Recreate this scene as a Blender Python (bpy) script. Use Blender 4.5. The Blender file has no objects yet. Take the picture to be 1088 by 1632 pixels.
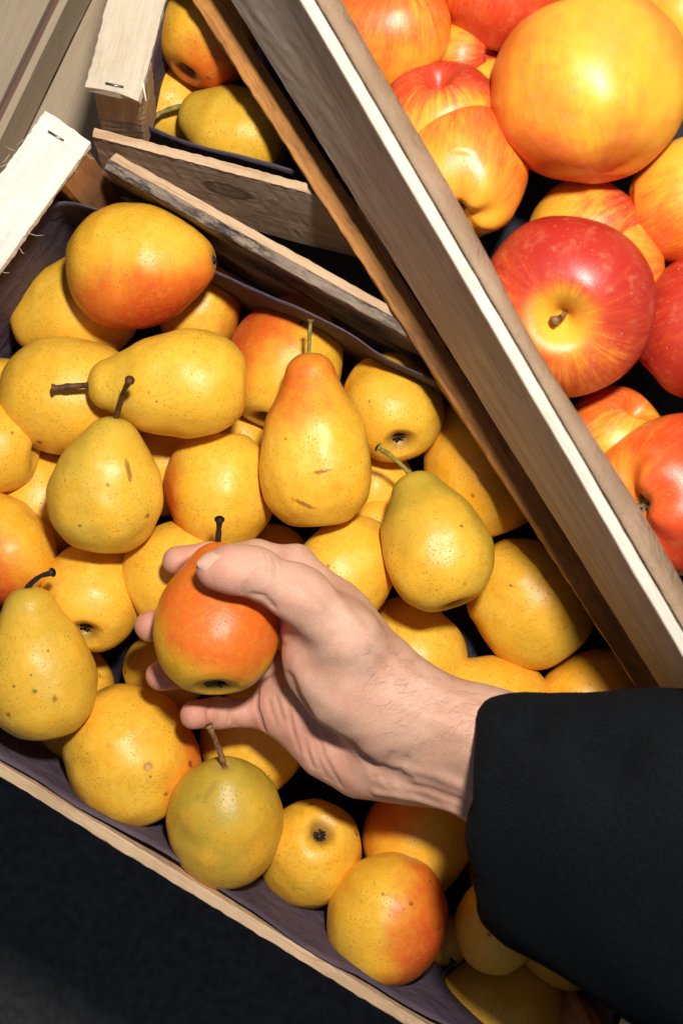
import bpy, math, random
import numpy as np
from mathutils import Vector, Matrix, noise
import openvdb
from mathutils.bvhtree import BVHTree
R = math.radians
random.seed(7)
C = bpy.context.scene.collection
sc = bpy.context.scene

# ------------------------------------------------------------------ camera, world, lamp, exposure
H = 0.81            # camera height above the floor of the pear crate (metres), looking straight down
FPX = 1950.0        # focal length in pixels of the 1088 px wide photograph
cam_d = bpy.data.cameras.new('camera')
cam = bpy.data.objects.new('camera', cam_d)
C.objects.link(cam)
cam.location = (0, 0, H)
cam_d.sensor_fit = 'VERTICAL'
cam_d.sensor_height = 36.0
cam_d.lens = 36.0 * FPX / 1632.0
cam_d.clip_start = 0.02
cam_d.clip_end = 60
cam_d.dof.use_dof = True
cam_d.dof.focus_distance = 0.705
cam_d.dof.aperture_fstop = 9.0
sc.camera = cam
sc.render.resolution_x, sc.render.resolution_y = 682, 1024
world = bpy.data.worlds.new('World')
sc.world = world
world.use_nodes = True
bg = world.node_tree.nodes['Background']
bg.inputs['Color'].default_value = (0.64, 0.74, 1.0, 1)
bg.inputs['Strength'].default_value = 0.15
ld = bpy.data.lights.new('flash_lamp', 'AREA')
ld.shape = 'DISK'
ld.size = 0.075
ld.energy = 11.2
ld.color = (1.0, 0.955, 0.88)
lamp = bpy.data.objects.new('flash_lamp', ld)
C.objects.link(lamp)
lamp.location = (0.10, 0.235, 0.93)
lamp.rotation_euler = (Vector((0.03, 0.02, 0.05)) - Vector(lamp.location)).to_track_quat('-Z', 'Y').to_euler()
sc.view_settings.view_transform = 'Standard'
sc.view_settings.look = 'None'
sc.view_settings.gamma = 1
sc.view_settings.exposure = 0.0
sc.view_settings.use_curve_mapping = False


def S(z):
    return FPX / (H - z)


def W(px, py, z):
    s = S(z)
    return Vector(((px - 544) / s, (816 - py) / s, z))


def tag(o, label=None, cat=None, group=None, kind=None):
    if label: o['label'] = label
    if cat: o['category'] = cat
    if group: o['group'] = group
    if kind: o['kind'] = kind
    return o


def empty(name, loc, label, cat, group=None):
    o = bpy.data.objects.new(name, None)
    C.objects.link(o)
    o.location = loc
    o.empty_display_size = 0.02
    return tag(o, label, cat, group)


def link_mesh(name, verts, faces, mat, parent=None, smooth=True, attrs=None, loc=None, mw=None):
    me = bpy.data.meshes.new(name)
    me.from_pydata([tuple(v) for v in verts], [], [tuple(int(i) for i in f) for f in faces])
    if smooth:
        me.polygons.foreach_set('use_smooth', [True] * len(me.polygons))
    for an, av in (attrs or {}).items():
        a = me.attributes.new(an, 'FLOAT_VECTOR', 'POINT')
        a.data.foreach_set('vector', np.asarray(av, dtype=np.float32).ravel())
    me.materials.append(mat)
    me.update()
    o = bpy.data.objects.new(name, me)
    C.objects.link(o)
    if mw is not None:
        o.matrix_world = mw
    elif loc is not None:
        o.location = loc
    if parent is not None:
        o.parent = parent
        if mw is None and loc is None:
            pl = parent.location
            # vertices given in world space: shift into the parent's space (parents here carry no rotation)
            if o.get('_local') is None:
                for v in me.vertices:
                    v.co -= pl
    return o


def child_local(name, verts, faces, mat, parent, smooth=True, attrs=None):
    """a child whose vertices are already in the parent's local space"""
    me = bpy.data.meshes.new(name)
    me.from_pydata([tuple(v) for v in verts], [], [tuple(int(i) for i in f) for f in faces])
    if smooth:
        me.polygons.foreach_set('use_smooth', [True] * len(me.polygons))
    for an, av in (attrs or {}).items():
        a = me.attributes.new(an, 'FLOAT_VECTOR', 'POINT')
        a.data.foreach_set('vector', np.asarray(av, dtype=np.float32).ravel())
    me.materials.append(mat)
    o = bpy.data.objects.new(name, me)
    C.objects.link(o)
    o.parent = parent
    return o


# ------------------------------------------------------------------ node helpers
class NT:
    def __init__(self, name):
        self.m = bpy.data.materials.new(name)
        self.m.use_nodes = True
        self.t = self.m.node_tree
        self.b = self.t.nodes['Principled BSDF']

    def n(self, typ, **kw):
        nd = self.t.nodes.new(typ)
        for k, v in kw.items():
            if k.startswith('_'):
                setattr(nd, k[1:], v)
        return nd

    def set(self, sock, v):
        if isinstance(v, bpy.types.NodeSocket):
            self.t.links.new(v, sock)
        else:
            if sock.type == 'RGBA' and len(v) == 3:
                v = (*v, 1)
            sock.default_value = v

    def attr(self, name):
        nd = self.n('ShaderNodeAttribute', _attribute_name=name)
        return nd.outputs['Vector']

    def obj(self):
        return self.n('ShaderNodeTexCoord').outputs['Object']

    def vec(self, op, a, b=None, scale=None):
        nd = self.n('ShaderNodeVectorMath', _operation=op)
        self.set(nd.inputs[0], a)
        if b is not None: self.set(nd.inputs[1], b)
        if scale is not None: self.set(nd.inputs['Scale'], scale)
        return nd.outputs['Value'] if op in ('DOT_PRODUCT', 'LENGTH', 'DISTANCE') else nd.outputs['Vector']

    def math(self, op, a, b=None, c=None, clamp=False):
        nd = self.n('ShaderNodeMath', _operation=op, _use_clamp=clamp)
        self.set(nd.inputs[0], a)
        if b is not None: self.set(nd.inputs[1], b)
        if c is not None: self.set(nd.inputs[2], c)
        return nd.outputs[0]

    def noise(self, v, scale, detail=3, rough=0.5, dist=0.0):
        nd = self.n('ShaderNodeTexNoise')
        self.set(nd.inputs['Vector'], v)
        nd.inputs['Scale'].default_value = scale
        nd.inputs['Detail'].default_value = detail
        nd.inputs['Roughness'].default_value = rough
        nd.inputs['Distortion'].default_value = dist
        return nd.outputs['Fac']

    def voro(self, v, scale, feature='F1', rnd=1.0):
        nd = self.n('ShaderNodeTexVoronoi', _feature=feature)
        self.set(nd.inputs['Vector'], v)
        nd.inputs['Scale'].default_value = scale
        nd.inputs['Randomness'].default_value = rnd
        return nd

    def ramp(self, f, a, b, lo=0.0, hi=1.0, smooth=True):
        nd = self.n('ShaderNodeMapRange', _interpolation_type='SMOOTHSTEP' if smooth else 'LINEAR')
        self.set(nd.inputs[0], f)
        nd.inputs[1].default_value = a
        nd.inputs[2].default_value = b
        nd.inputs[3].default_value = lo
        nd.inputs[4].default_value = hi
        return nd.outputs[0]

    def mix(self, f, a, b, mode='MIX'):
        nd = self.n('ShaderNodeMix', _data_type='RGBA', _blend_type=mode)
        self.set(nd.inputs['Factor'], f)
        self.set(nd.inputs[6], a)
        self.set(nd.inputs[7], b)
        return nd.outputs[2]

    def bump(self, h, strength, dist, normal=None):
        nd = self.n('ShaderNodeBump')
        self.set(nd.inputs['Height'], h)
        nd.inputs['Strength'].default_value = strength
        nd.inputs['Distance'].default_value = dist
        if normal is not None: self.set(nd.inputs['Normal'], normal)
        return nd.outputs['Normal']

    def out(self, color, rough, normal=None, spec=0.5, **kw):
        self.set(self.b.inputs['Base Color'], color)
        self.set(self.b.inputs['Roughness'], rough)
        self.b.inputs['Specular IOR Level'].default_value = spec
        if normal is not None: self.set(self.b.inputs['Normal'], normal)
        for k, v in kw.items():
            self.set(self.b.inputs[k.replace('_', ' ')], v)
        return self.m


# ------------------------------------------------------------------ wood
def wood(name, base, dark, grain=1.0, knot=None, weather=0.0, rough=0.62, fuzz=0.5, splotch=0.3, endsplit=0.0):
    t = NT(name)
    wc = t.attr('wc')
    ob = t.vec('MULTIPLY', wc, (6.0, 190.0, 190.0))
    warp = t.noise(t.vec('MULTIPLY', wc, (9.0, 40.0, 40.0)), 1.0, 3)
    v = t.vec('ADD', ob, t.vec('SCALE', (0, 1, 1), scale=t.math('MULTIPLY', warp, 9.0)))
    g1 = t.noise(v, 1.0, 5, 0.65)
    g2 = t.noise(t.vec('MULTIPLY', wc, (28.0, 900.0, 900.0)), 1.0, 3, 0.6)
    big = t.noise(t.vec('MULTIPLY', wc, (14.0, 45.0, 45.0)), 1.0, 4, 0.6)
    f = t.ramp(g1, 0.42, 0.72)
    f = t.math('MULTIPLY', f, 0.75 * grain, clamp=True)
    col = t.mix(f, base, dark)
    col = t.mix(t.math('MULTIPLY', t.ramp(g2, 0.45, 0.75), 0.35 * grain), col, tuple(c * 0.55 for c in dark))
    col = t.mix(t.math('MULTIPLY', t.ramp(big, 0.45, 0.75), splotch), col, tuple(c * 0.75 for c in dark))
    h = t.math('ADD', g1, t.math('MULTIPLY', g2, 0.7))
    if knot:
        u0, v0, kr = knot
        d0 = t.vec('MULTIPLY', t.vec('SUBTRACT', wc, (u0, v0, 0)), (0.55, 1.0, 0.0))
        dist = t.math('ADD', t.vec('LENGTH', d0), t.math('MULTIPLY', t.math('SUBTRACT', t.noise(wc, 160, 2), 0.5), kr * 0.5))
        rings = t.math('SINE', t.math('MULTIPLY', dist, 3.0 / kr * 3.1))
        inside = t.ramp(dist, kr * 1.15, kr * 0.8)
        edge = t.math('MULTIPLY', t.ramp(dist, kr * 0.75, kr * 1.0), t.ramp(dist, kr * 1.35, kr * 1.0))
        col = t.mix(t.math('MULTIPLY', t.math('MULTIPLY', t.ramp(rings, -0.2, 1.0), t.ramp(dist, kr * 3.2, kr)), 0.35), col, tuple(c * 0.5 for c in dark))
        col = t.mix(t.math('MULTIPLY', inside, 0.55), col, tuple(c * 0.42 for c in dark))
        col = t.mix(t.math('MULTIPLY', edge, 0.75), col, tuple(c * 0.18 for c in dark))
    if weather:
        w = t.noise(t.vec('MULTIPLY', wc, (50.0, 260.0, 260.0)), 1.0, 6, 0.75)
        w2 = t.noise(t.vec('MULTIPLY', wc, (12.0, 30.0, 30.0)), 1.0, 3)
        col = t.mix(t.math('MULTIPLY', t.math('MULTIPLY', t.ramp(w, 0.44, 0.56), t.ramp(w2, 0.3, 0.62)), weather), col, (0.012, 0.011, 0.012))
        h = t.math('ADD', h, t.math('MULTIPLY', w, 2.0))
    sp = t.noise(wc, 2600, 2, 0.7)
    h = t.math('ADD', h, t.math('MULTIPLY', sp, 0.5 * fuzz))
    nrm = t.bump(h, 0.55, 0.0007)
    return t.out(col, rough, nrm, spec=0.3)


def fab(px, py, z):
    return W(px, py, z)


def board(name, A, B, up, w, th, mat, parent, rag=0.0006, n=110, skew=0.0, ends=True, sag=0.0, u0=0.0):
    """a sawn board from A to B; w is its width along `up`, th its thickness; edges slightly ragged"""
    A, B = Vector(A), Vector(B)
    e = (B - A).normalized()
    L = (B - A).length
    up = Vector(up)
    up = (up - e * up.dot(e)).normalized()
    t = e.cross(up).normalized()
    bev = min(w, th) * 0.09
    hw, ht = w / 2, th / 2
    sec = []
    # section points (v, t) with a subdivision along the width so the face can undulate
    m = max(2, int(w / 0.006))
    for i in range(m + 1): sec.append((-hw + bev + (w - 2 * bev) * i / m, -ht))
    sec.append((hw, -ht + bev))
    sec.append((hw, ht - bev))
    for i in range(m, -1, -1): sec.append((-hw + bev + (w - 2 * bev) * i / m, ht))
    sec.append((-hw, ht - bev))
    sec.append((-hw, -ht + bev))
    k = len(sec)
    seed = random.random() * 50
    verts, wc = [], []
    for i in range(n + 1):
        u = i / n
        for j, (v, q) in enumerate(sec):
            uu = u * L + (skew * v / w if u in (0.0, 1.0) else 0)
            p3 = Vector((u * L * 34, v * 160, q * 300 + seed))
            d = noise.noise(p3) * rag * 0.55
            d2 = noise.noise(Vector((u * L * 300, v * 260 + seed, q * 400))) * rag * 0.5
            low = noise.noise(Vector((u * L * 6, seed * 1.7, v * 8))) * rag * 0.7
            vv = v + (d + d2) * (1 if v > 0 else -1) + low
            qq = q + (d2 + d * 0.5) * (1 if q > 0 else -1)
            if i in (0, n): uu += noise.noise(Vector((v * 500, q * 500, seed + i))) * rag * 1.8
            if i == 0: uu -= 0
            pt = A + e * uu + up * vv + t * qq + Vector((0, 0, sag * math.sin(math.pi * u)))
            verts.append(pt)
            wc.append((u * L + u0, v, q))
    faces = []
    for i in range(n):
        for j in range(k):
            a, b = i * k + j, i * k + (j + 1) % k
            faces.append((a, a + k, b + k, b))
    faces.append(tuple(range(k)))
    faces.append(tuple(n * k + j for j in reversed(range(k))))
    o = link_mesh(name, verts, faces, mat, parent, smooth=False, attrs={'wc': wc})
    return o


def staple(parent, c, direction, mat, length=0.0095):
    """a wire staple pressed into a slat: crown with two short legs"""
    d = Vector(direction).normalized()
    pts = [c - d * length / 2 - Vector((0, 0, 0.002)), c - d * length / 2 + Vector((0, 0, .0007)), c + d * length / 2 + Vector((0, 0, .0007)), c + d * length / 2 - Vector((0, 0, 0.002))]
    v, f = tube(pts, [0.0006] * 4, 6)
    return link_mesh('staple', v, f, mat, parent)


def tube(pts, rad, k=8, capped=True):
    pts = [Vector(p) for p in pts]
    n = len(pts)
    verts, faces = [], []
    ref = Vector((0.3, 0.2, 1)).normalized()
    for i, p in enumerate(pts):
        t = (pts[min(i + 1, n - 1)] - pts[max(i - 1, 0)]).normalized()
        a = t.cross(ref)
        if a.length < 0.1: a = t.cross(Vector((1, 0, 0)))
        a.normalize()
        b = t.cross(a)
        for j in range(k):
            th = 2 * math.pi * j / k
            verts.append(p + (a * math.cos(th) + b * math.sin(th)) * rad[i])
    for i in range(n - 1):
        for j in range(k):
            q = i * k + j
            r = i * k + (j + 1) % k
            faces.append((q, r, r + k, q + k))
    if capped:
        faces.append(tuple(range(k))[::-1])
        faces.append(tuple((n - 1) * k + j for j in range(k)))
    return verts, faces


def smooth_path(pts, n=14):
    pts = [np.array(p, float) for p in pts]
    P = [pts[0] * 2 - pts[1]] + pts + [pts[-1] * 2 - pts[-2]]
    out = []
    for i in range(1, len(P) - 2):
        for k in range(n):
            t = k / n
            out.append(0.5 * ((2 * P[i]) + (-P[i - 1] + P[i + 1]) * t + (2 * P[i - 1] - 5 * P[i] + 4 * P[i + 1] - P[i + 2]) * t * t + (-P[i - 1] + 3 * P[i] - 3 * P[i + 1] + P[i + 2]) * t ** 3))
    out.append(pts[-1])
    return out


M_white = wood('pale_poplar_wood', (0.80, 0.74, 0.65), (0.58, 0.49, 0.38), grain=0.55, splotch=0.15)
M_rim = wood('cream_rim_wood', (0.60, 0.53, 0.44), (0.42, 0.33, 0.24), grain=0.9, splotch=0.25)
M_cream = wood('cream_poplar_wood', (0.60, 0.50, 0.37), (0.43, 0.32, 0.21), grain=0.5, splotch=0.25)
M_tan = wood('tan_pine_wood', (0.50, 0.32, 0.18), (0.30, 0.15, 0.07), grain=0.8)
M_edge = wood('sawn_edge_wood', (0.62, 0.42, 0.25), (0.36, 0.19, 0.09), grain=0.8, fuzz=1.2)
M_grey = wood('greyed_wood', (0.62, 0.55, 0.46), (0.36, 0.29, 0.22), grain=1.0, splotch=0.5)
M_stain = wood('stained_brown_wood', (0.46, 0.19, 0.036), (0.15, 0.052, 0.011), grain=1.0, splotch=0.5)
M_knot = wood('knotty_wood', (0.46, 0.35, 0.25), (0.25, 0.165, 0.11), grain=0.9, knot=(0.078, 0.012, 0.0075), splotch=0.5)
M_bark = wood('weathered_wood', (0.30, 0.22, 0.16), (0.09, 0.06, 0.045), grain=1.0, weather=1.0, splotch=0.6)
M_post = wood('orange_post_wood', (0.50, 0.24, 0.10), (0.28, 0.11, 0.04), grain=0.8)
M_bgwood = wood('smooth_beech_board', (0.42, 0.33, 0.22), (0.30, 0.22, 0.14), grain=0.4, splotch=0.3)
M_bgdark = wood('dark_wood_strip', (0.17, 0.09, 0.06), (0.09, 0.05, 0.035), grain=0.5)
t = NT('steel_wire')
M_steel = t.out((0.30, 0.29, 0.27), 0.35, Metallic=1.0)


def paper_mat(name, c1, c2):
    t = NT(name)
    o = t.obj()
    n1 = t.noise(o, 26, 4, 0.6)
    n2 = t.noise(o, 900, 2)
    cr = t.noise(o, 55, 5, 0.55, 0.6)
    col = t.mix(t.ramp(n1, 0.35, 0.7), c1, c2)
    nr = t.bump(t.math('ADD', cr, t.math('MULTIPLY', n2, 0.05)), 0.9, 0.004)
    return t.out(col, 0.75, nr, spec=0.25)


M_liner = paper_mat('purple_liner_paper', (0.070, 0.050, 0.074), (0.105, 0.072, 0.092))
M_card = paper_mat('brown_cardboard', (0.25, 0.165, 0.10), (0.31, 0.205, 0.13))
M_tray_shade = paper_mat('dark_tray_and_gap_shade', (0.014, 0.015, 0.019), (0.026, 0.024, 0.028))  # near-black of the apple tray and of the added shade sheet below the pears

# ------------------------------------------------------------------ ground and stand
t = NT('worn_asphalt')
o_ = t.obj()
g = t.noise(o_, 90, 6, 0.7)
g3 = t.noise(o_, 6, 4, 0.6)
M_ground = t.out(t.mix(t.ramp(g, 0.3, 0.75), (0.035, 0.034, 0.033), t.mix(g3, (0.06, 0.057, 0.053), (0.11, 0.105, 0.095))), 0.9, t.bump(g, 0.6, 0.004))
GZ = -0.62
gv = [(-20, -20, GZ), (20, -20, GZ), (20, 20, GZ), (-20, 20, GZ)]
tag(link_mesh('ground', gv, [(0, 1, 2, 3)], M_ground, smooth=False), kind='structure')

t = NT('black_powder_coat')
M_black = t.out((0.02, 0.02, 0.021), 0.5)

# pear crate frame of reference (rim plane z = 0.115)
RZ = 0.115
c_ul = W(178, 266, RZ)
c_ll = W(-322, 1035, RZ)
e1 = (W(659, 1620, RZ) - W(0, 1226, RZ)).normalized()      # along the long walls
e2 = Vector((-e1.y, e1.x, 0)) * 1.0                         # pointing up / right in the picture
if e2.y < 0: e2 = -e2

st = empty('display_stand', W(560, 900, -0.03), 'black steel display stand under the fruit crates', 'stand')
ctr = (W(0, 1226, 0) + e1 * 0.17) + e2 * 0.165


def box_part(name, c, ex, ey, hx, hy, z0, z1, mat, parent):
    c = Vector((c.x, c.y, 0))
    vs = []
    for z in (z0, z1):
        for sx, sy in ((-1, -1), (1, -1), (1, 1), (-1, 1)):
            vs.append(c + ex * hx * sx + ey * hy * sy + Vector((0, 0, z)))
    return link_mesh(name, vs, [(0, 3, 2, 1), (4, 5, 6, 7), (0, 1, 5, 4), (1, 2, 6, 5), (2, 3, 7, 6), (3, 0, 4, 7)], mat, parent, smooth=False)


box_part('table_top', ctr + e2 * 0.16, e1, e2, 0.22, 0.30, -0.035, -0.0125, M_black, st)
for sx in (-1, 1):
    for sy in (-1, 1):
        box_part('leg', ctr + e2 * 0.16 + e1 * 0.19 * sx + e2 * 0.26 * sy, e1, e2, 0.015, 0.015, GZ, -0.036, M_black, st)

# ------------------------------------------------------------------ pear crate
pc = empty('fruit_crate', Vector((ctr.x, ctr.y, -0.012)), 'pale wooden crate lined with purple paper, full of yellow pears, under the reaching hand', 'crate', 'wooden fruit crates')
A_low = W(0, 1226, RZ) - e1 * 0.11
lowL, lowR = A_low, A_low + e1 * 0.55
UP = Vector((0, 0, 1))
# lower long wall: two boards
low_dir = (W(697, 1655, 0.115) - W(-322, 1030, 0.115)).normalized()
low0 = W(-322, 1030, 0.115)
board('side_board', low0 - UP * 0.030, low0 - UP * 0.030 + low_dir * 0.53, UP, 0.060, 0.0066, M_edge, pc, rag=0.0011, n=120)
board('side_board', low0 - UP * 0.092, low0 - UP * 0.092 + low_dir * 0.53, UP, 0.045, 0.0066, M_tan, pc, n=40)
# upper long wall
uA = W(172, 263, RZ)
uB = W(656, 533, RZ)
ud = (uB - uA).normalized()
uA2, uB2 = uA, uA + ud * 0.47
board('side_board', uA2 - UP * 0.026, uB2 - UP * 0.026, UP, 0.055, 0.0060, M_bark, pc, rag=0.0012, n=120)
board('side_board', uA2 - UP * 0.030 + Vector((ud.y, -ud.x, 0)) * -0.0058, uB2 - UP * 0.030 + Vector((ud.y, -ud.x, 0)) * -0.0058, UP, 0.060, 0.0052, M_edge, pc, rag=0.0010, n=120)
board('side_board', uA2 - UP * 0.092, uB2 - UP * 0.092, UP, 0.045, 0.006, M_tan, pc, n=40)
# left end: vertical end board, corner post, flat pale slat with a staple
lz = 0.138
sA, sB = W(111, 204, lz), W(-290, 758, lz)
sd = (sB - sA).normalized()
sl_ = board('end_slat', sA, sB, Vector((sd.y, -sd.x, 0)), 0.0305, 0.0055, M_white, pc, rag=0.0011, n=110)
staple(pc, W(90, 217, lz + 0.0029), (1, -0.62, 0), M_steel).parent = sl_
staple(pc, W(-240, 690, lz + 0.0029), (1, -0.62, 0), M_steel).parent = sl_
inward = Vector((sd.y, -sd.x, 0))
if inward.x < 0: inward = -inward
pA = W(118, 222, 0.132)
for k, q in enumerate((sA + sd * 0.0155, sB - sd * 0.02)):
    board('corner_post', Vector((q.x, q.y, -0.002)) + inward * 0.004, Vector((q.x, q.y, lz - 0.0032)) + inward * 0.0005, inward, 0.027, 0.026, M_post, pc, n=20)
board('end_board', Vector((sA.x, sA.y, 0.085)) + sd * 0.012 - inward * 0.012, Vector((sB.x, sB.y, 0.085)) - inward * 0.012, UP, 0.09, 0.005, M_tan, pc, n=40)
# right end: flat slat, seen just beside the sleeve
rz_ = 0.138
q0, q1 = W(1053, 1503, rz_), W(908, 1790, rz_)
rd = (q1 - q0).normalized()
rin = Vector((rd.y, -rd.x, 0))
if rin.x < 0: rin = -rin
board('end_slat', q0 + rin * 0.015 - rd * 0.24, q1 + rin * 0.015 - rd * 0.02, rin, 0.0305, 0.0055, M_cream, pc, rag=0.001, n=60)
for q in (q0 - rd * 0.22, q1 - rd * 0.03):
    board('corner_post', Vector((q.x, q.y, -0.002)) + rin * 0.012, Vector((q.x, q.y, rz_ - 0.0032)) + rin * 0.012, rin, 0.03, 0.026, M_post, pc, n=10)
board('end_board', Vector((q0.x, q0.y, 0.085)) + rin * 0.03 - rd * 0.235, Vector((q1.x, q1.y, 0.085)) + rin * 0.03 - rd * 0.02, UP, 0.09, 0.005, M_tan, pc, n=20)
# floor boards
fl0 = Vector((uA.x, uA.y, -0.006))
for k in range(6):
    f = (k + 0.5) / 6
    a = (uA * (1 - f) + W(-318, 1040, RZ) * f)
    board('floor_board', Vector((a.x, a.y, -0.006)) + e1 * 0.01, Vector((a.x, a.y, -0.006)) + e1 * 0.50, e2, 0.05, 0.005, M_tan, pc, n=16)


def liner(name, corners, zf, tops, mat, label, cat, group, lean=0.006, wav=0.004, seed=1.0):
    """paper tray liner: floor sheet plus four walls whose top edges wave; corners in plan, counter-clockwise"""
    n = 48
    cs = [Vector((c.x, c.y, 0)) for c in corners]
    cen = sum(cs, Vector()) / 4
    ring, normals, topz = [], [], []
    for i in range(4):
        a, b = cs[i], cs[(i + 1) % 4]
        d = (b - a).normalized()
        nn = Vector((-d.y, d.x, 0))
        if nn.dot(cen - a) < 0: nn = -nn
        for k in range(n):
            f = k / n
            # round the corner
            p = a.lerp(b, f)
            ring.append(p)
            normals.append(nn)
            topz.append(tops[i](f) if callable(tops[i]) else tops[i])
    m = len(ring)
    # smooth normals and ring to round the corners
    for _ in range(10):
        ring = [(ring[i - 1] + ring[i] * 2 + ring[(i + 1) % m]) / 4 for i in range(m)]
        normals = [(normals[i - 1] + normals[i] * 2 + normals[(i + 1) % m]).normalized() for i in range(m)]
        topz = [(topz[i - 1] + topz[i] * 2 + topz[(i + 1) % m]) / 4 for i in range(m)]
    rows = 12
    verts, faces = [], []
    for r in range(rows + 1):
        f = r / rows
        for i in range(m):
            z = zf + (topz[i] - zf) * (1 - f)
            w1 = noise.noise(Vector((ring[i].x * 22 + seed, ring[i].y * 22, z * 9))) * wav * (0.4 + 1.6 * (1 - f))
            w2 = noise.noise(Vector((ring[i].x * 60 + seed, ring[i].y * 60, z * 14))) * wav * 0.35
            off = lean * f * f + max(0.0, w1 + w2 + wav * 0.9) + 0.001
            zz = z + noise.noise(Vector((ring[i].x * 30, ring[i].y * 30 + seed, 0))) * 0.0035 * (1 - f)
            p = ring[i] + normals[i] * off
            verts.append(Vector((p.x, p.y, zz)))
        if r:
            for i in range(m):
                a, b = (r - 1) * m + i, (r - 1) * m + (i + 1) % m
                faces.append((a, b, b + m, a + m))
    # floor: shrink rings to the centre
    base = rows * m
    prev = base
    for g_ in range(1, 9):
        f = g_ / 9
        st_ = len(verts)
        for i in range(m):
            p = verts[base + i].lerp(Vector((cen.x, cen.y, zf)), f)
            verts.append(Vector((p.x, p.y, zf + noise.noise(Vector((p.x * 30 + seed, p.y * 30, 0))) * 0.0012)))
        for i in range(m):
            faces.append((prev + i, prev + (i + 1) % m, st_ + (i + 1) % m, st_ + i))
        prev = st_
    faces.append(tuple(prev + i for i in range(m)))
    loc = Vector((cen.x, cen.y, zf))
    o = link_mesh(name, [v - loc for v in verts], faces, mat, loc=loc)
    sol = o.modifiers.new('thickness', 'SOLIDIFY')
    sol.thickness = 0.0009
    sol.offset = 0
    tag(o, label, cat, group)
    return o


un = Vector((ud.y, -ud.x, 0))
if un.y > 0: un = -un
K_ul = W(92, 288, 0.105)
K_ul.z = 0
K_ur = uA + ud * 0.468 + un * 0.003
lowS = low0
_l0 = lowS - un * 0.0032
_a = ((_l0 - K_ul).x * low_dir.y - (_l0 - K_ul).y * low_dir.x) / (sd.x * low_dir.y - sd.y * low_dir.x)
K_ll = K_ul + sd * _a
K_lr = lowS + low_dir * 0.52 - un * 0.0032
K_ul2 = Vector((sA.x, sA.y, 0)) + inward * 0.006 + sd * 0.014
liner('paper_liner', [K_ul, K_ur, K_lr, K_ll], 0.0, [lambda f: 0.106 - 0.016 * math.sin(f * 9) ** 2 * (f < 0.5), 0.10, 0.1125, 0.112], M_liner,
      'purple grey paper tray liner with wavy edges lining the large pear crate', 'paper liner', 'purple paper liners', seed=3.0, lean=0.007, wav=0.0024)

tv, tf = [], []  # added sheet under the pears: its near-black colour stands in for shade in the gaps
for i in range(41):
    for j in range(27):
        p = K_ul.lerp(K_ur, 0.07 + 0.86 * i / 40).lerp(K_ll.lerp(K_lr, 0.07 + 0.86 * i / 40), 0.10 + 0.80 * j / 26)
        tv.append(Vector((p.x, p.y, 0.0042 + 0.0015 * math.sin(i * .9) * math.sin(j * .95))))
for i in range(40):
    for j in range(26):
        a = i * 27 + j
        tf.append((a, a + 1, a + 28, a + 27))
tag(link_mesh('dark_floor_sheet', tv, tf, M_tray_shade), 'added near-black sheet standing in for deep shade between the yellow pears in the large crate', 'tray')

# ------------------------------------------------------------------ second pear crate (top left, behind)
c2 = empty('fruit_crate', W(300, 100, -0.01), 'wooden crate with a knotty side board holding three pears at the top of the photo', 'crate', 'wooden fruit crates')
z2 = 0.150
a0, a1 = W(181, 150, z2), W(262, -160, z2)
d2 = (a1 - a0).normalized()
b2 = Vector((d2.y, -d2.x, 0))
sl_ = board('end_slat', a0, a1, b2, 0.0300, 0.0050, M_cream, c2, rag=0.0012, n=80, skew=0.0)
staple(c2, W(183, 136, z2 + 0.0027), (1, -0.22, 0), M_steel).parent = sl_
pm = W(185, 144, z2 - 0.003) + d2 * 0.0112
board('corner_post', pm + Vector((-0.0052, -0.0100, -0.055)), pm, b2, 0.0285, 0.022, M_tan, c2, n=20)
kA, kB = W(150, 212, 0.112), W(488, 301, 0.112)
kd = (kB - kA).normalized()
kn = Vector((kd.y, -kd.x, 0))
kl = (UP + kn * (0.20 if kn.y > 0 else -0.20)).normalized()
board('side_board', kA - kl * 0.036, kA + kd * 0.30 - kl * 0.036, kl, 0.072, 0.0050, M_knot, c2, rag=0.0009, n=90)
board('top_edge_strip', kA + UP * 0.0012 , kB + UP * 0.0012, Vector((kn.x, kn.y, 0)), 0.0052, 0.0012, M_edge, c2, rag=0.0008, n=90)
board('side_board', kA - UP * 0.098 + kn * 0.004, kA + kd * 0.30 - UP * 0.098 + kn * 0.004, UP, 0.030, 0.0050, M_cream, c2, n=40)
# far and right walls of that crate
kn2 = -kn if kn.y < 0 else kn
board('side_board', kA + kn2 * 0.30 - UP * 0.05, kA + kn2 * 0.30 + kd * 0.30 - UP * 0.05, UP, 0.10, 0.005, M_tan, c2, n=20)
board('end_board', kA + kd * 0.006 + kn2 * 0.01 - UP * 0.052, kA + kd * 0.006 + kn2 * 0.29 - UP * 0.052, UP, 0.10, 0.005, M_tan, c2, n=20)
board('end_board', kA + kd * 0.295 + kn2 * 0.01 - UP * 0.062, kA + kd * 0.295 + kn2 * 0.29 - UP * 0.062, UP, 0.10, 0.005, M_tan, c2, n=20)
box_part('floor_board', kA + kd * 0.15 + kn2 * 0.15, kd, kn2, 0.142, 0.14, -0.009, -0.003, M_tan, c2)
liner('paper_liner', [kA + kd * 0.012 + kn2 * 0.006, kA + kd * 0.29 + kn2 * 0.006, kA + kd * 0.29 + kn2 * 0.29, kA + kd * 0.012 + kn2 * 0.29], 0.0,
      [0.105, 0.10, 0.10, 0.09], M_liner, 'purple grey paper liner edge behind the knotty side board', 'paper liner', 'purple paper liners', wav=0.003, seed=9.0)

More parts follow.
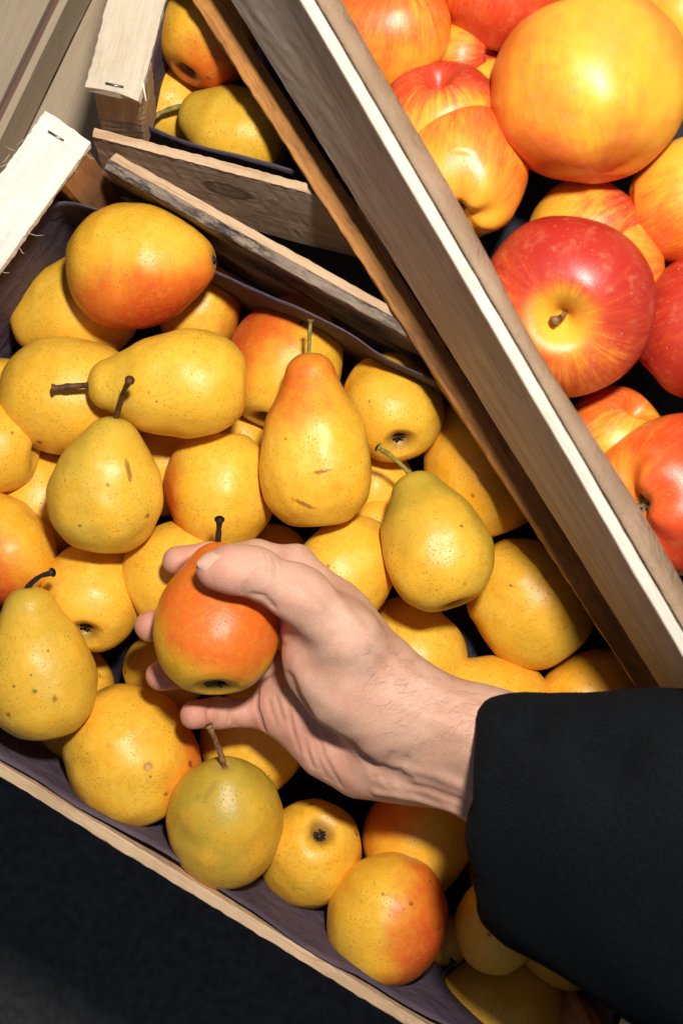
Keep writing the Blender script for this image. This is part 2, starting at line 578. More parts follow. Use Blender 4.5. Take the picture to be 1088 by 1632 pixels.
# ------------------------------------------------------------------ plain boards of another crate, far top left
c3 = empty('fruit_crate', W(30, 80, -0.06), 'empty smooth beech crate lying out of focus in the top left corner', 'crate', 'wooden fruit crates')
g0, g1 = W(150, -40, -0.02), W(-60, 395, -0.02)
gd = (g1 - g0).normalized()
gn = Vector((gd.y, -gd.x, 0))
if gn.x > 0: gn = -gn
gA, gB = g0 - gd * 0.15, g1 + gd * 0.1
board('side_board', gA + UP * 0.022, gB + UP * 0.022, gn, 0.0085, 0.024, M_bgdark, c3, n=20, rag=.0003)
board('rim_strip', gA - gn * 0.0072 + UP * 0.030, gB - gn * 0.0072 + UP * 0.030, gn, 0.0052, 0.036, M_bgwood, c3, n=20, rag=.0003)
board('floor_board', gA + gn * 0.0805 + UP * 0.020, gB + gn * 0.0805 + UP * 0.020, gn, 0.140, 0.006, M_bgwood, c3, n=20, rag=.0003)
board('floor_board', gA - gn * 0.062 + UP * 0.008, gB - gn * 0.062 + UP * 0.008, gn, 0.104, 0.006, M_bgwood, c3, n=20, rag=.0003)

def splinter(parent, pts, rad, mat):
    v, f = tube([W(*p) for p in pts], rad, 5)
    loc = parent.matrix_world.translation
    wcs = [(q.x, q.y, q.z) for q in v]
    o = link_mesh('splinter', v, f, mat, parent, attrs={'wc': wcs})
    return o


splinter(c2, [(226, 108, .150), (228, 135, .1515), (233, 161, .1505)], [.0003, .0007, .0004], M_white)
for (x, y, dx, dy) in ((8, 262, -14, 4), (12, 250, -10, 10), (20, 238, -12, -6), (30, 228, 12, -9), (50, 372, 20, 3), (34, 398, 6, 6), (4, 432, 12, 2), (142, 248, 8, 5), (96, 190, -8, -7), (118, 268, 8, 7)):
    splinter(pc, [(x - dx * .4, y - dy * .4, .1395), (x + dx * .4, y + dy * .5 + 2, .1405), (x + dx, y + dy, .1400)], [.00022, .00016, .00008], M_cream)

# ------------------------------------------------------------------ apple crate (stacked on top, right)
ZB, ZT = 0.118, 0.240
ac = empty('fruit_crate', W(900, 300, 0.118), 'tall raised crate with a bright white rim full of red and yellow apples', 'crate', 'wooden fruit crates')
# brown stained bottom slat lying on the rim of the pear crate
bA, bB = W(330, 0, 0.118), W(1030, 1085, 0.118)
bd = (bB - bA).normalized()
bn = Vector((bd.y, -bd.x, 0))
if bn.x > 0: bn = -bn
board('bottom_slat', bA - bd * 0.16, bB + bd * 0.10, bn, 0.0142, 0.006, M_stain, ac, rag=0.0013, n=150)
# outer face board
fA, fB = W(478, 0, ZT), W(1088, 1047, ZT)
fd = (fB - fA).normalized()
fn = Vector((fd.y, -fd.x, 0))
if fn.x > 0: fn = -fn                       # outward: towards the pears
th = 0.0058
cA = Vector((fA.x, fA.y, 0)) - fn * th / 2 - fd * 0.16
cB = Vector((fB.x, fB.y, 0)) - fn * th / 2 + fd * 0.10
rA, rB = W(478 - 0.14 * 610 * 1.4, -0.14 * 1047 * 1.4, ZT - 0.0062), W(1088 + 0.1 * 610 * 1.4, 1047 + 0.1 * 1047 * 1.4, ZT - 0.0062)
gA_, gB_ = W(366 - 0.2 * 692, -0.2 * 1110, 0.160), W(1058 + 0.14 * 692, 1110 + 0.14 * 1110, 0.134)
vs, wcs, fs = [], [], []
nI, nJ = 100, 22
for side in (0, 1):
    for i in range(nI + 1):
        for j in range(nJ + 1):
            f, g_ = i / nI, j / nJ
            p = gA_.lerp(gB_, f).lerp(rA.lerp(rB, f), g_)
            wv = noise.noise(Vector((f * 9, g_ * 5, 1))) * 0.0004 + noise.noise(Vector((f * 60, g_ * 9, 4))) * 0.00035
            if j == 0: p = p + UP * (noise.noise(Vector((f * 50, 2, 1))) * 0.0016 + noise.noise(Vector((f * 160, 2, 1))) * 0.0008)
            vs.append(p + fn * (wv - 0.0006 - side * 0.007))
            wcs.append((f * 0.5, g_ * 0.1, side * 0.01))
Q = (nI + 1) * (nJ + 1)
for i in range(nI):
    for j in range(nJ):
        a_ = i * (nJ + 1) + j
        fs.append((a_, a_ + nJ + 1, a_ + nJ + 2, a_ + 1))
        fs.append((Q + a_, Q + a_ + 1, Q + a_ + nJ + 2, Q + a_ + nJ + 1))
    a_ = i * (nJ + 1)
    fs.append((a_, Q + a_, Q + a_ + nJ + 1, a_ + nJ + 1))
for j in range(nJ):
    fs.append((j, j + 1, Q + j + 1, Q + j))
    a_ = nI * (nJ + 1) + j
    fs.append((a_, Q + a_, Q + a_ + 1, a_ + 1))
link_mesh('side_board', vs, fs, M_grey, ac, attrs={'wc': wcs}, smooth=False)
board('rim_board', cA + UP * (ZT - 0.003), cB + UP * (ZT - 0.003), fn, th, 0.006, M_rim, ac, rag=0.0004, n=90)
L_ap = (cB - cA).length
# inner cardboard leaning into the crate
vs, fs = [], []
nn_ = 60
for i in range(nn_ + 1):
    f = i / nn_
    for j, (off, dz) in enumerate(((th * 0.5 + 0.0004, -0.0015), (th * 0.5 + 0.0045, -0.004), (th * 0.5 + 0.0086, -0.0075), (th * 0.5 + 0.0096, -0.030), (th * 0.5 + 0.0100, -0.10))):
        w_ = noise.noise(Vector((f * 6, j * 0.4, 2))) * 0.0018 * j
        vs.append(cA.lerp(cB, f) - fn * (off + w_) + UP * (ZT + dz))
    if i:
        for j in range(4):
            a = (i - 1) * 5 + j
            fs.append((a, a + 1, a + 6, a + 5))
o = link_mesh('cardboard_lining', vs, fs, M_card, ac)
so = o.modifiers.new('thickness', 'SOLIDIFY'); so.thickness = 0.0025; so.offset = -1
# far, top and bottom walls and floor of the apple crate
inn = -fn
ACW = 0.34
cM = cA.lerp(cB, 0.5)
box_part('floor_board', cM + inn * (ACW / 2), fd, inn, L_ap / 2 - 0.01, ACW / 2 - 0.012, ZB + 0.006, ZB + 0.012, M_tan, ac)
board('side_board', cA + inn * ACW + UP * 0.18, cB + inn * ACW + UP * 0.18, UP, 0.11, 0.007, M_grey, ac, n=20)
for q in (cA + fd * 0.004, cB - fd * 0.004):
    board('end_board', q + inn * 0.012 + UP * 0.178, q + inn * (ACW - 0.008) + UP * 0.178, UP, 0.105, 0.007, M_grey, ac, n=20)
# dark tray under the apples
vs, fs = [], []
for i in range(31):
    for j in range(25):
        p = cA.lerp(cB, 0.04 + 0.92 * i / 30) + inn * (0.03 + 0.30 * j / 24)
        vs.append(Vector((p.x, p.y, ZB + 0.016 + 0.002 * math.sin(i * 1.1) * math.sin(j * 1.2))))
for i in range(30):
    for j in range(24):
        a = i * 25 + j
        fs.append((a, a + 1, a + 26, a + 25))
o = link_mesh('dark_floor_sheet', vs, fs, M_tray_shade)
tag(o, 'dark moulded tray lying under the apples in the raised crate', 'tray')


# ------------------------------------------------------------------ fruit
def catmull(pts, n):
    return np.array(smooth_path([(a, b, 0) for a, b in pts], n))[:, :2]


def pear_profile(nl, fat, nr=1.0, dimple=.73):
    k = nl
    w = min(1.0, max(0.0, (1.72 - k) / 0.42))
    m_ = lambda a, b: a * (1 - w) + b * w
    p = [(-dimple, 0), (-dimple - .03, .08), (-.87 if dimple < .8 else -.915, .17), (-.955, .31), (-.965, .42), (-.88, .60), (-.62, .84), (-.28, .97), (0.05, 1.0), (.34 * k ** .5, .93 + .02 * fat),
         (.48 * k, m_(.76 + .10 * fat, .84 + .06 * fat)), (.64 * k, m_(.56 * nr + .13 * fat, .70 + .08 * fat)), (.78 * k, m_(.42 * nr + .13 * fat, .53 + .10 * fat)), (.90 * k, m_(.335 * nr + .12 * fat, .35 + .11 * fat)), (.97 * k, .22 * nr + .09 * fat), (1.0 * k, .10 * nr + .03 * fat), (.975 * k, .0)]
    return catmull(p, 6)


def pear_mat(seed, blush, bdir, green, warm, spots, rough=0.41, redness=1.0, Rr=0.033, tz=0.05, marks=()):
    """yellow pear skin: lenticels, russet freckles, a directional blush and green patches"""
    t = NT('pear_skin')
    ob = t.obj()
    off = (seed * 1.37, seed * 0.71, -seed * 0.93)
    v = t.vec('ADD', ob, off)
    big = t.noise(v, 22, 3, 0.5)
    med = t.noise(v, 90, 4, 0.6)
    fine = t.noise(v, 900, 3, 0.6)
    yel = (0.84, 0.47, 0.038)
    org = (0.82, 0.36, 0.014)
    pale = (0.86, 0.60, 0.10)
    grn = (0.40, 0.305, 0.034)
    col = t.mix(t.ramp(big, 0.3, 0.7), yel, tuple(a * (1 - warm) + b * warm for a, b in zip(yel, org)))
    col = t.mix(t.math('MULTIPLY', t.ramp(med, 0.4, 0.75), 0.30), col, pale)
    if green > 0:
        gz = t.noise(t.vec('ADD', v, (3, 1, 2)), 30, 3)
        neck = t.ramp(t.vec('DOT_PRODUCT', ob, (0, 0, 1)), -0.01, 0.055)
        gf = t.math('MULTIPLY', t.math('ADD', t.ramp(gz, 0.3, 0.7), t.math('MULTIPLY', neck, 0.8)), green, clamp=True)
        col = t.mix(t.math('MULTIPLY', gf, 0.85), col, grn)
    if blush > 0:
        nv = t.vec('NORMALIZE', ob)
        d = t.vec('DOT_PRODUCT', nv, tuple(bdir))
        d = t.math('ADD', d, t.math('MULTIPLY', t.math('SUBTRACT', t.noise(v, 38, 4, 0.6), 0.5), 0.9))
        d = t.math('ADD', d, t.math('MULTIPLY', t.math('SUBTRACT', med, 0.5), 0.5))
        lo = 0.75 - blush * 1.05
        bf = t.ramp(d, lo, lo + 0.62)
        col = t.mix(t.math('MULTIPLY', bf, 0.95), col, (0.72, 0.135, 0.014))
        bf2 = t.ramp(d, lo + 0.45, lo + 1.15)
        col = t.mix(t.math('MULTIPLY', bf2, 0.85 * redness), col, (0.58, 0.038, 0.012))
    blot = t.noise(v, 260, 4, 0.7)
    col = t.mix(t.math('MULTIPLY', t.ramp(blot, 0.46, 0.70), 0.40), col, (0.60, 0.29, 0.018))
    # lenticels: small darker dots
    vd = t.vec('ADD', v, t.vec('SCALE', (1, 1, 1), scale=t.math('MULTIPLY', fine, 0.0006)))
    vr = t.voro(vd, 520)
    sz = t.math('MULTIPLY', t.noise(v, 60, 2), 0.36)
    dot = t.ramp(vr.outputs['Distance'], 0.30, 0.05)
    dot = t.math('MULTIPLY', dot, t.ramp(t.noise(v, 75, 3, 0.6), 0.32, 0.62))
    col = t.mix(t.math('MULTIPLY', dot, 0.88), col, (0.36, 0.135, 0.014))
    vr2 = t.voro(v, 190)
    dot2 = t.math('MULTIPLY', t.ramp(vr2.outputs['Distance'], 0.13, 0.05), t.ramp(t.noise(t.vec('ADD', v, (5, 5, 5)), 48, 2), 0.46, 0.62))
    col = t.mix(t.math('MULTIPLY', dot2, 0.65), col, (0.22, 0.085, 0.02))
    # rare blemishes with a ragged outline
    vr3 = t.voro(t.vec('ADD', v, t.vec('SCALE', (1, 0.6, 0.8), scale=t.math('MULTIPLY', t.noise(v, 260, 3), 0.006))), 34)
    key = t.noise(t.vec('SCALE', vr3.outputs['Position'], scale=31.0), 3.0, 0)
    blem = t.math('MULTIPLY', t.ramp(vr3.outputs['Distance'], 0.085, 0.045), t.ramp(key, 0.62 - 0.2 * spots, 0.64 - 0.2 * spots))
    col = t.mix(t.math('MULTIPLY', blem, 0.8), col, (0.17, 0.06, 0.018))
    for (mp, mr, mc, ms, stretch) in marks:
        dv = t.vec('SUBTRACT', ob, tuple(mp))
        if stretch is not None:
            al = t.vec('DOT_PRODUCT', dv, tuple(stretch))
            dv = t.vec('SUBTRACT', dv, t.vec('SCALE', tuple(stretch), scale=t.math('MULTIPLY', al, 0.82)))
        dm = t.math('ADD', t.vec('LENGTH', dv), t.math('MULTIPLY', t.math('SUBTRACT', t.noise(v, 600, 3, 0.6), 0.5), mr * 1.6))
        col = t.mix(t.math('MULTIPLY', t.ramp(dm, mr * 1.5, mr * 0.4), ms), col, mc)
    # russet round the calyx and the stalk
    zc = t.vec('DOT_PRODUCT', ob, (0, 0, 1))
    rad = t.math('ADD', t.vec('LENGTH', t.vec('MULTIPLY', ob, (1, 1, 0))), t.math('MULTIPLY', t.math('SUBTRACT', med, 0.5), 0.008))
    low_ = t.math('MULTIPLY', t.ramp(zc, -0.45 * Rr, -0.6 * Rr), t.ramp(rad, 0.36 * Rr, 0.12 * Rr))
    col = t.mix(t.math('MULTIPLY', low_, 0.75), col, (0.22, 0.12, 0.03))
    top_ = t.math('MULTIPLY', t.ramp(zc, tz - 0.12 * Rr, tz), t.ramp(rad, 0.3 * Rr, 0.06 * Rr))
    col = t.mix(t.math('MULTIPLY', top_, 0.6), col, (0.34, 0.22, 0.05))
    h = t.math('ADD', t.math('MULTIPLY', fine, 0.25), t.math('ADD', t.math('MULTIPLY', dot, 0.5), t.math('MULTIPLY', med, 1.2)))
    h = t.math('ADD', h, t.math('MULTIPLY', blot, 0.5))
    nr = t.bump(h, 0.40, 0.0009)
    ro = t.math('ADD', rough, t.math('MULTIPLY', t.math('SUBTRACT', med, 0.5), 0.25))
    return t.out(col, ro, nr, spec=0.42, Subsurface_Weight=0.06, Subsurface_Radius=(0.5, 0.22, 0.05), Subsurface_Scale=0.004)


def stem_mat(name, a, b):
    t = NT(name)
    o = t.obj()
    n1 = t.noise(o, 260, 4, 0.6)
    return t.out(t.mix(t.ramp(n1, 0.35, 0.7), a, b), 0.6, t.bump(n1, 0.6, 0.0006), spec=0.35)


M_stem = {'brown': stem_mat('brown_stalk', (0.13, 0.055, 0.02), (0.05, 0.022, 0.012)),
          'dark': stem_mat('dark_stalk', (0.035, 0.022, 0.016), (0.012, 0.010, 0.010)),
          'green': stem_mat('green_stalk', (0.30, 0.25, 0.05), (0.15, 0.11, 0.03)),
          'tan': stem_mat('tan_stalk', (0.30, 0.15, 0.05), (0.10, 0.04, 0.02))}
M_calyx = stem_mat('dry_calyx', (0.055, 0.032, 0.018), (0.015, 0.011, 0.010))
M_calyxg = stem_mat('grey_green_calyx', (0.22, 0.20, 0.10), (0.06, 0.045, 0.03))

# every placed fruit as a few balls, for resting new ones on it
BALLS = []
CAP = [0.040]      # no fruit's centre ends up above this while a layer is being laid


def rest(px, py, rpx, axis, balls, zf, zmin=0.0, zfix=None, tol=0.955):
    """height of the body's centre at which the fruit just rests on what is below it"""
    z = zf + 0.03
    for _ in range(7):
        s = S(z)
        Rr = rpx / s
        c = W(px, py, z)
        best = zf + Rr * 0.97
        for (t_, rr) in balls:
            best = max(best, zf + rr * Rr - axis.z * t_ * Rr)
            q = c + axis * (t_ * Rr)
            for (b, br) in BALLS:
                dd = (q.x - b.x) ** 2 + (q.y - b.y) ** 2
                sm = (rr * Rr + br) * tol
                if dd < sm * sm:
                    best = max(best, b.z + math.sqrt(sm * sm - dd) - axis.z * t_ * Rr)
        z = min(max(best, zmin), CAP[0])
        if zfix is not None: z = zfix
    return z


LOG = []


def axis_from(ang, tilt):
    return Vector((math.cos(R(ang)) * math.cos(R(tilt)), math.sin(R(ang)) * math.cos(R(tilt)), math.sin(R(tilt))))


def frame(axis, roll=0.0):
    ref = Vector((0, 0, 1)) if abs(axis.z) < 0.9 else Vector((0, 1, 0))
    x = ref.cross(axis).normalized()
    y = axis.cross(x).normalized()
    c, s = math.cos(roll), math.sin(roll)
    x2 = x * c + y * s
    y2 = axis.cross(x2)
    return Matrix((x2, y2, axis)).transposed()


def calyx_star(parent, z, r, mat, n=5, name='calyx', dirz=-1):
    vs, fs = [], []
    k = 0
    # a rough crater disc with curled dry sepals
    for i in range(n):
        a = 2 * math.pi * (i + random.uniform(-.2, .2)) / n
        L = r * random.uniform(0.85, 1.25)
        wd = r * 0.26
        d = Vector((math.cos(a), math.sin(a), 0))
        s = Vector((-d.y, d.x, 0))
        tw = random.uniform(-0.3, 0.3) * r
        pts = [(0.15, 0.0), (0.5, 0.16), (0.85, 0.20), (1.0, 0.02)]
        ws = [0.7, 1.0, 0.6, 0.08]
        for (u, hgt), w_ in zip(pts, ws):
            c = d * (L * u) + Vector((0, 0, dirz * (hgt * r * 1.1))) + s * tw * u * u
            vs += [c + s * wd * w_ + Vector((0, 0, z)), c - s * wd * w_ + Vector((0, 0, z + dirz * r * 0.12)), c + Vector((0, 0, z - dirz * r * 0.10))]
        for q in range(3):
            b = k + q * 3
            fs += [(b, b + 1, b + 4, b + 3), (b + 1, b + 2, b + 5, b + 4), (b + 2, b, b + 3, b + 5)]
        k += 12
    # centre tuft
    c0 = len(vs)
    for i in range(8):
        a = 2 * math.pi * i / 8
        vs.append(Vector((math.cos(a) * r * 0.36, math.sin(a) * r * 0.36, z - dirz * r * 0.05)))
    vs.append(Vector((0, 0, z + dirz * r * 0.22)))
    for i in range(8): fs.append((c0 + i, c0 + (i + 1) % 8, c0 + 8))
    return child_local(name, vs, fs, mat, parent)


def pear(px, py, rpx, ang, tilt, nl, fat, label, blush=0.0, bang=0, btilt=0, green=0.0, warm=0.35, stem=None, smat='brown', srad=0.0016,
         calyx=True, zmin=0.0, zfix=None, zf=0.003, group='yellow pears in the large crate', lump=0.035, bend=0.0, nr=1.0, spots=0.65, sdz=0.0, hi=False, name='pear', squash=1.0, redness=1.0, dimple=.73, cs=.185, marks=()):
    axis = axis_from(ang, tilt)
    balls = [(0.0, 1.0), (0.5, 0.86 + 0.05 * fat), (0.62 * nl, 0.56 + .12 * fat), (0.85 * nl, 0.33 + .1 * fat)]
    z = rest(px, py, rpx, axis, balls, zf, zmin, zfix)
    Rr = rpx / S(z)
    c = W(px, py, z)
    for (t_, rr) in balls:
        BALLS.append((c + axis * (t_ * Rr), rr * Rr))
    LOG.append((label[:40], round(z, 3), round(Rr * 200, 1)))
    seed = random.random() * 40
    F = frame(axis, random.random() * 6.28)
    prof = pear_profile(nl, fat, nr, dimple)
    nu = len(prof)
    nv_ = 72 if hi else 56
    vs, fs = [], []
    ph = [random.random() * 6.28 for _ in range(4)]
    bdx = random.random() * 6.28
    for i, (tt, rr) in enumerate(prof):
        rr = max(rr, 0)
        for j in range(nv_):
            a = 2 * math.pi * j / nv_
            low = max(0, -tt)
            lob = 1 + lump * (0.55 * math.sin(2 * a + ph[0]) + 0.45 * math.sin(3 * a + ph[1]) * (0.4 + low) + 0.55 * math.sin(5 * a + ph[2]) * low ** 2)
            nn_ = noise.noise(Vector((math.cos(a) * rr * 1.5 + seed, math.sin(a) * rr * 1.5, tt * 1.4))) * lump * 1.5
            nn_ += noise.noise(Vector((math.cos(a) * rr * 3.6 + seed, math.sin(a) * rr * 3.6, tt * 3.4))) * lump * 0.45
            r_ = rr * (lob + nn_) * squash
            b_ = bend * max(0, tt) ** 2
            vs.append(Vector(((math.cos(a) * r_ + b_ * math.cos(bdx)) * Rr, (math.sin(a) * r_ + b_ * math.sin(bdx)) * Rr, (tt + 0.02 * math.sin(a + ph[3]) * rr) * Rr)))
    for i in range(nu - 1):
        for j in range(nv_):
            a, b = i * nv_ + j, i * nv_ + (j + 1) % nv_
            fs.append((a, b, b + nv_, a + nv_))
    fs.append(tuple(range(nv_))[::-1])
    fs.append(tuple((nu - 1) * nv_ + j for j in range(nv_)))
    bw = axis_from(bang, btilt)
    bl = F.transposed() @ bw
    FT = F.transposed()
    mk = []
    for m_ in marks:
        mx, my, mrad, kind = m_[:4]
        ux, uy = (mx - px) / rpx, (py - my) / rpx
        hz = math.sqrt(max(0.05, 1 - min(1, ux * ux + uy * uy)))
        hitp = None
        org, dr = Vector((0, 0, H)), (W(mx, my, z) - Vector((0, 0, H))).normalized()
        bvp = BVHTree.FromPolygons([tuple(c + F @ q) for q in vs], fs) if hitp is None else None
        loc_, n_, i_, d_ = bvp.ray_cast(org, dr)
        if loc_ is None: continue
        lp = FT @ (loc_ - c)
        st_ = (FT @ Vector((math.cos(R(m_[4])), math.sin(R(m_[4])), 0))) if len(m_) > 4 else None
        cc, ms = {'b': ((0.24, 0.075, 0.016), .80), 'o': ((0.66, 0.24, 0.02), .45), 'g': ((0.07, 0.12, 0.012), .8), 'p': ((0.66, 0.42, 0.20), .8), 's': ((0.34, 0.17, 0.03), .45)}[kind]
        mk.append((lp, mrad * (0.42 if st_ is not None else 0.72) / S(z), cc, ms, st_))
    mat = pear_mat(seed, blush, bl, green, warm, spots, marks=mk, redness=redness, Rr=Rr, tz=nl * Rr)
    me = bpy.data.meshes.new(name)
    me.from_pydata([tuple(v) for v in vs], [], fs)
    me.polygons.foreach_set('use_smooth', [True] * len(me.polygons))
    me.materials.append(mat)
    o = bpy.data.objects.new(name, me)
    C.objects.link(o)
    o.location = c
    o.rotation_euler = F.to_euler()
    tag(o, label, 'pear', group)
    tipl = Vector((bend * nl * nl * math.cos(bdx) * Rr, bend * nl * nl * math.sin(bdx) * Rr, nl * Rr * 0.975))
    if stem:
        zt = (c + F @ tipl).z + sdz
        e = F.transposed() @ (W(stem[0], stem[1], zt) - c)
        d0 = Vector((0, 0, 1))
        Ls = (e - tipl).length
        mid = tipl + (e - tipl) * 0.5 + d0 * Ls * 0.10
        pts = smooth_path([tipl - d0 * 0.004, tipl + d0 * 0.001, mid, e - (e - mid) * 0.25, e], 5)
        n = len(pts)
        rads = []
        for i in range(n):
            u = i / (n - 1)
            r_ = srad * (1.7 - 0.85 * min(1, u * 3.2)) * (1 + 0.13 * math.sin(u * 19 + seed) + 0.08 * math.sin(u * 43 + seed))
            if u > 0.80: r_ *= 1 + 0.75 * (u - 0.80) / 0.20
            rads.append(r_)
        v2, f2 = tube(pts, rads, 10)
        child_local('stem', v2, f2, M_stem[smat], o)
    if calyx:
        calyx_star(o, -(dimple + .04) * Rr, cs * Rr, M_calyx, n=6)
    return o


# ---- bottom layer first, then the ones lying on them
P = pear
G = 'yellow pears in the large crate'
P(20, 640, 66, 150, 0, 1.4, .3, 'small slice of yellow pear at the left photo edge beneath the wide left pear', calyx=False)
P(135, 492, 84, 200, 10, 1.4, .5, 'plain yellow pear tucked under the topmost orange cheeked pear', calyx=False, warm=.25)
P(318, 500, 62, 60, 10, 1.3, .5, 'shaded yellow pear peeking out right of the topmost orange cheeked pear', warm=.7, calyx=False, blush=.25, bang=0)
P(390, 705, 45, 90, 0, 1.2, .6, 'small pale yellow pear glimpsed in the gap beside the upright long pear', calyx=False, green=.2)
P(265, 745, 74, 40, 0, 1.4, .5, 'pale smooth yellow pear in the gap right of the green necked stalked pear', warm=0.0, calyx=False)
P(62, 808, 78, 100, 0, 1.4, .5, 'yellow pear mostly hidden left of the green necked stalked pear', calyx=False)
P(600, 780, 58, 80, 0, 1.4, .4, 'narrow strip of yellow pear between the two big upright pears', calyx=False)
P(770, 765, 90, 110, 5, 1.5, .5, 'half shaded yellow pear partly under the brown slat', warm=.9, calyx=False)
P(445, 892, 50, 120, 0, 1.2, .5, 'small bit of yellow pear showing just above the thumb knuckle', calyx=False)
P(590, 850, 48, 60, 0, 1.3, .5, 'small orange yellow pear between the long upright pear and the green pear', warm=.9, calyx=False)
P(125, 1105, 58, 80, 0, 1.3, .4, 'small yellow pear behind the spotted pear on the left edge', calyx=False, warm=.6)
P(105, 1180, 42, 80, 0, 1.2, .4, 'dark shaded pear low between the spotted pear and the large round pear', calyx=False, warm=.8)
P(268, 1068, 66, 30, 0, 1.3, .5, 'yellow pear just below the middle fingertip', calyx=False, warm=.6)
P(405, 1180, 82, 60, 5, 1.3, .6, 'yellow pear under the little finger in the hand shadow', calyx=False, warm=.3)
P(665, 1015 + 25, 76, 120, -28, 1.3, .5, 'pale yellow pear with dark calyx just above the wrist', warm=.1)
P(612, 1070, 72, 120, 5, 1.2, .5, 'warm yellow pear right against the wrist skin', warm=.7, calyx=False)
P(785, 1130, 88, 172, 5, 1.3, .6, 'broad yellow pear lying right at the coat cuff', warm=.6, calyx=False)
P(940, 1118, 78, 30, 0, 1.3, .6, 'dim orange yellow pear between the brown slat and the coat sleeve', warm=1, calyx=False)
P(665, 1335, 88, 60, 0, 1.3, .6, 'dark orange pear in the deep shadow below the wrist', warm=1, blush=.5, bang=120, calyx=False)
P(712, 1500, 36, 90, 0, 1.2, .5, 'thin yellow sliver of pear beside the red cheeked pear at the bottom', calyx=False)
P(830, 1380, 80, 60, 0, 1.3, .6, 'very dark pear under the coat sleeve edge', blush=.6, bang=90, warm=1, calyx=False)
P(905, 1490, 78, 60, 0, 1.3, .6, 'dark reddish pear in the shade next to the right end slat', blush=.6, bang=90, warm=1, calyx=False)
hid = 'pears hidden beneath the hand and sleeve'
for (x, y) in ((345, 990), (470, 1010), (540, 1150), (790, 1260), (930, 1260), (1050, 1200)):
    P(x, y, 76, random.uniform(0, 360), 0, 1.3, .6, 'yellow pear hidden beneath the hand and sleeve', calyx=False, group=hid)
# middle layer
CAP[0] = 0.076
P(100, 632, 93, 3, 5, 1.75, .75, 'yellow pear with orange flank beneath the pear whose stalk points left', warm=.4, blush=.35, bang=-35, btilt=-10, calyx=False)
P(-18, 710, 78, 170, 0, 1.3, .5, 'round yellow pear cut off by the left photo edge at mid height', calyx=False, warm=.5, marks=[(20, 690, 4, 'b'), (10, 740, 3, 's')])
P(452, 588, 92, 75, -15, 1.35, .7, 'big yellow pear with a red shoulder behind the long upright pear', blush=.75, bang=135, btilt=5, calyx=False, warm=.4)
P(352, 778, 88, 272, 0, 1.2, .6, 'round yellow pear with orange left cheek above the thumb', blush=.42, bang=195, btilt=-10, warm=.5, calyx=False)
P(625, 652, 80, 100, -42, 1.4, .6, 'yellow pear showing a black star calyx near the brown slat', warm=.6, marks=[(588, 640, 3, 'b')])
P(8, 880, 80, 120, 0, 1.3, .5, 'bright red orange pear cut off by the left photo edge', blush=1.0, bang=220, btilt=20, calyx=False, warm=.9)
P(148, 952, 80, 90, -48, 1.3, .6, 'squat yellow pear with calyx facing up, left of the middle finger', warm=.5, lump=.045)
P(278, 915, 82, 30, -10, 1.3, .5, 'smooth yellow pear under the index fingertip', warm=.35, calyx=False)
P(547, 915, 82, 55, -30, 1.3, .6, 'round yellow pear with soft highlight right beside the index knuckle', warm=.45, calyx=False)
P(848, 966, 94, 128, 0, 1.22, 1.1, 'golden heart shaped pear between the green pear and the brown slat', warm=.8, calyx=False, lump=.03, marks=[(766, 1010, 4, 's'), (900, 1000, 5, 's')])
P(412, 1188 - 130, 1, 0, 0, 1.2, .5, 'x', calyx=False) if False else None
P(495, 1360, 82, 250, -48, 1.35, .6, 'yellow pear with black star calyx on top, below the little finger', warm=.6, zmin=0.05)
P(617, 1465, 97, 70, 0, 1.08, .95, 'two tone pear, yellow on its left and red on its right, near the bottom', blush=1.0, bang=-14, btilt=-5, warm=.6, calyx=False, marks=[(655, 1440, 5, 'b'), (610, 1425, 3, 'b'), (700, 1480, 4, 'b')])
P(812, 1612, 84, 170, 5, 1.45, .7, 'yellow pear lying lengthwise at the bottom photo edge', warm=.6, stem=(722, 1530), smat='dark', calyx=False)
P(790, 1478, 66, 80, 10, 1.3, .6, 'small yellow pear leaning on the pear at the bottom edge', warm=.8, calyx=False)
# top layer
CAP[0] = 0.112
P(210, 1205, 106, 115, 5, 1.10, .9, 'largest round golden pear with a small pale scar beside the liner', blush=.55, bang=-8, btilt=-25, warm=.75, lump=.04, calyx=False, spots=.5, zmin=.075, marks=[(236, 1222, 9, 'b'), (236, 1223, 6, 'p'), (264, 1266, 5, 'b'), (172, 1188, 6, 'o'), (240, 1238, 3, 'b')])
P(65, 1085, 90, 97, 5, 1.68, .45, 'spotted green yellow pear with dark curved stalk at the left edge', green=.5, warm=.4, stem=(84, 912), smat='dark', srad=.0017, calyx=False, spots=1.0, sdz=.012, zmin=.06, marks=[(56, 1102, 5, 'g'), (87, 1114, 6, 'b'), (14, 1139, 6, 'b'), (23, 1094, 4, 'b'), (77, 1037, 3, 'g'), (50, 1076, 3, 'g')])
P(360, 1313, 94, 88, 30, 1.28, .5, 'speckled olive green pear with brown stalk directly below the little finger', green=.8, warm=.8, stem=(333, 1157), smat='tan', srad=.0019, zmin=.085, calyx=False, sdz=.012, spots=.5, hi=True, marks=[(338, 1256, 13, 's', 60), (315, 1270, 6, 's')])
P(210, 425, 98, 2, 12, 1.40, .25, 'topmost pear at upper left, yellow above and orange below', blush=.88, bang=-80, btilt=-5, warm=.7, stem=(338, 418), smat='dark', srad=.0024, calyx=False, zmin=.07, lump=.035, marks=[(255, 470, 6, 'o'), (190, 370, 3, 's'), (290, 500, 6, 'b')])
P(306, 612, 88, 181, 4, 1.85, .72, 'yellow pear lying on its side with brown stalk pointing left', green=.12, warm=.35, stem=(84, 619), smat='brown', srad=.0022, calyx=False, zmin=.07, spots=.5, marks=[(310, 561, 4, 's'), (237, 626, 4, 's'), (250, 640, 3, 'b')])
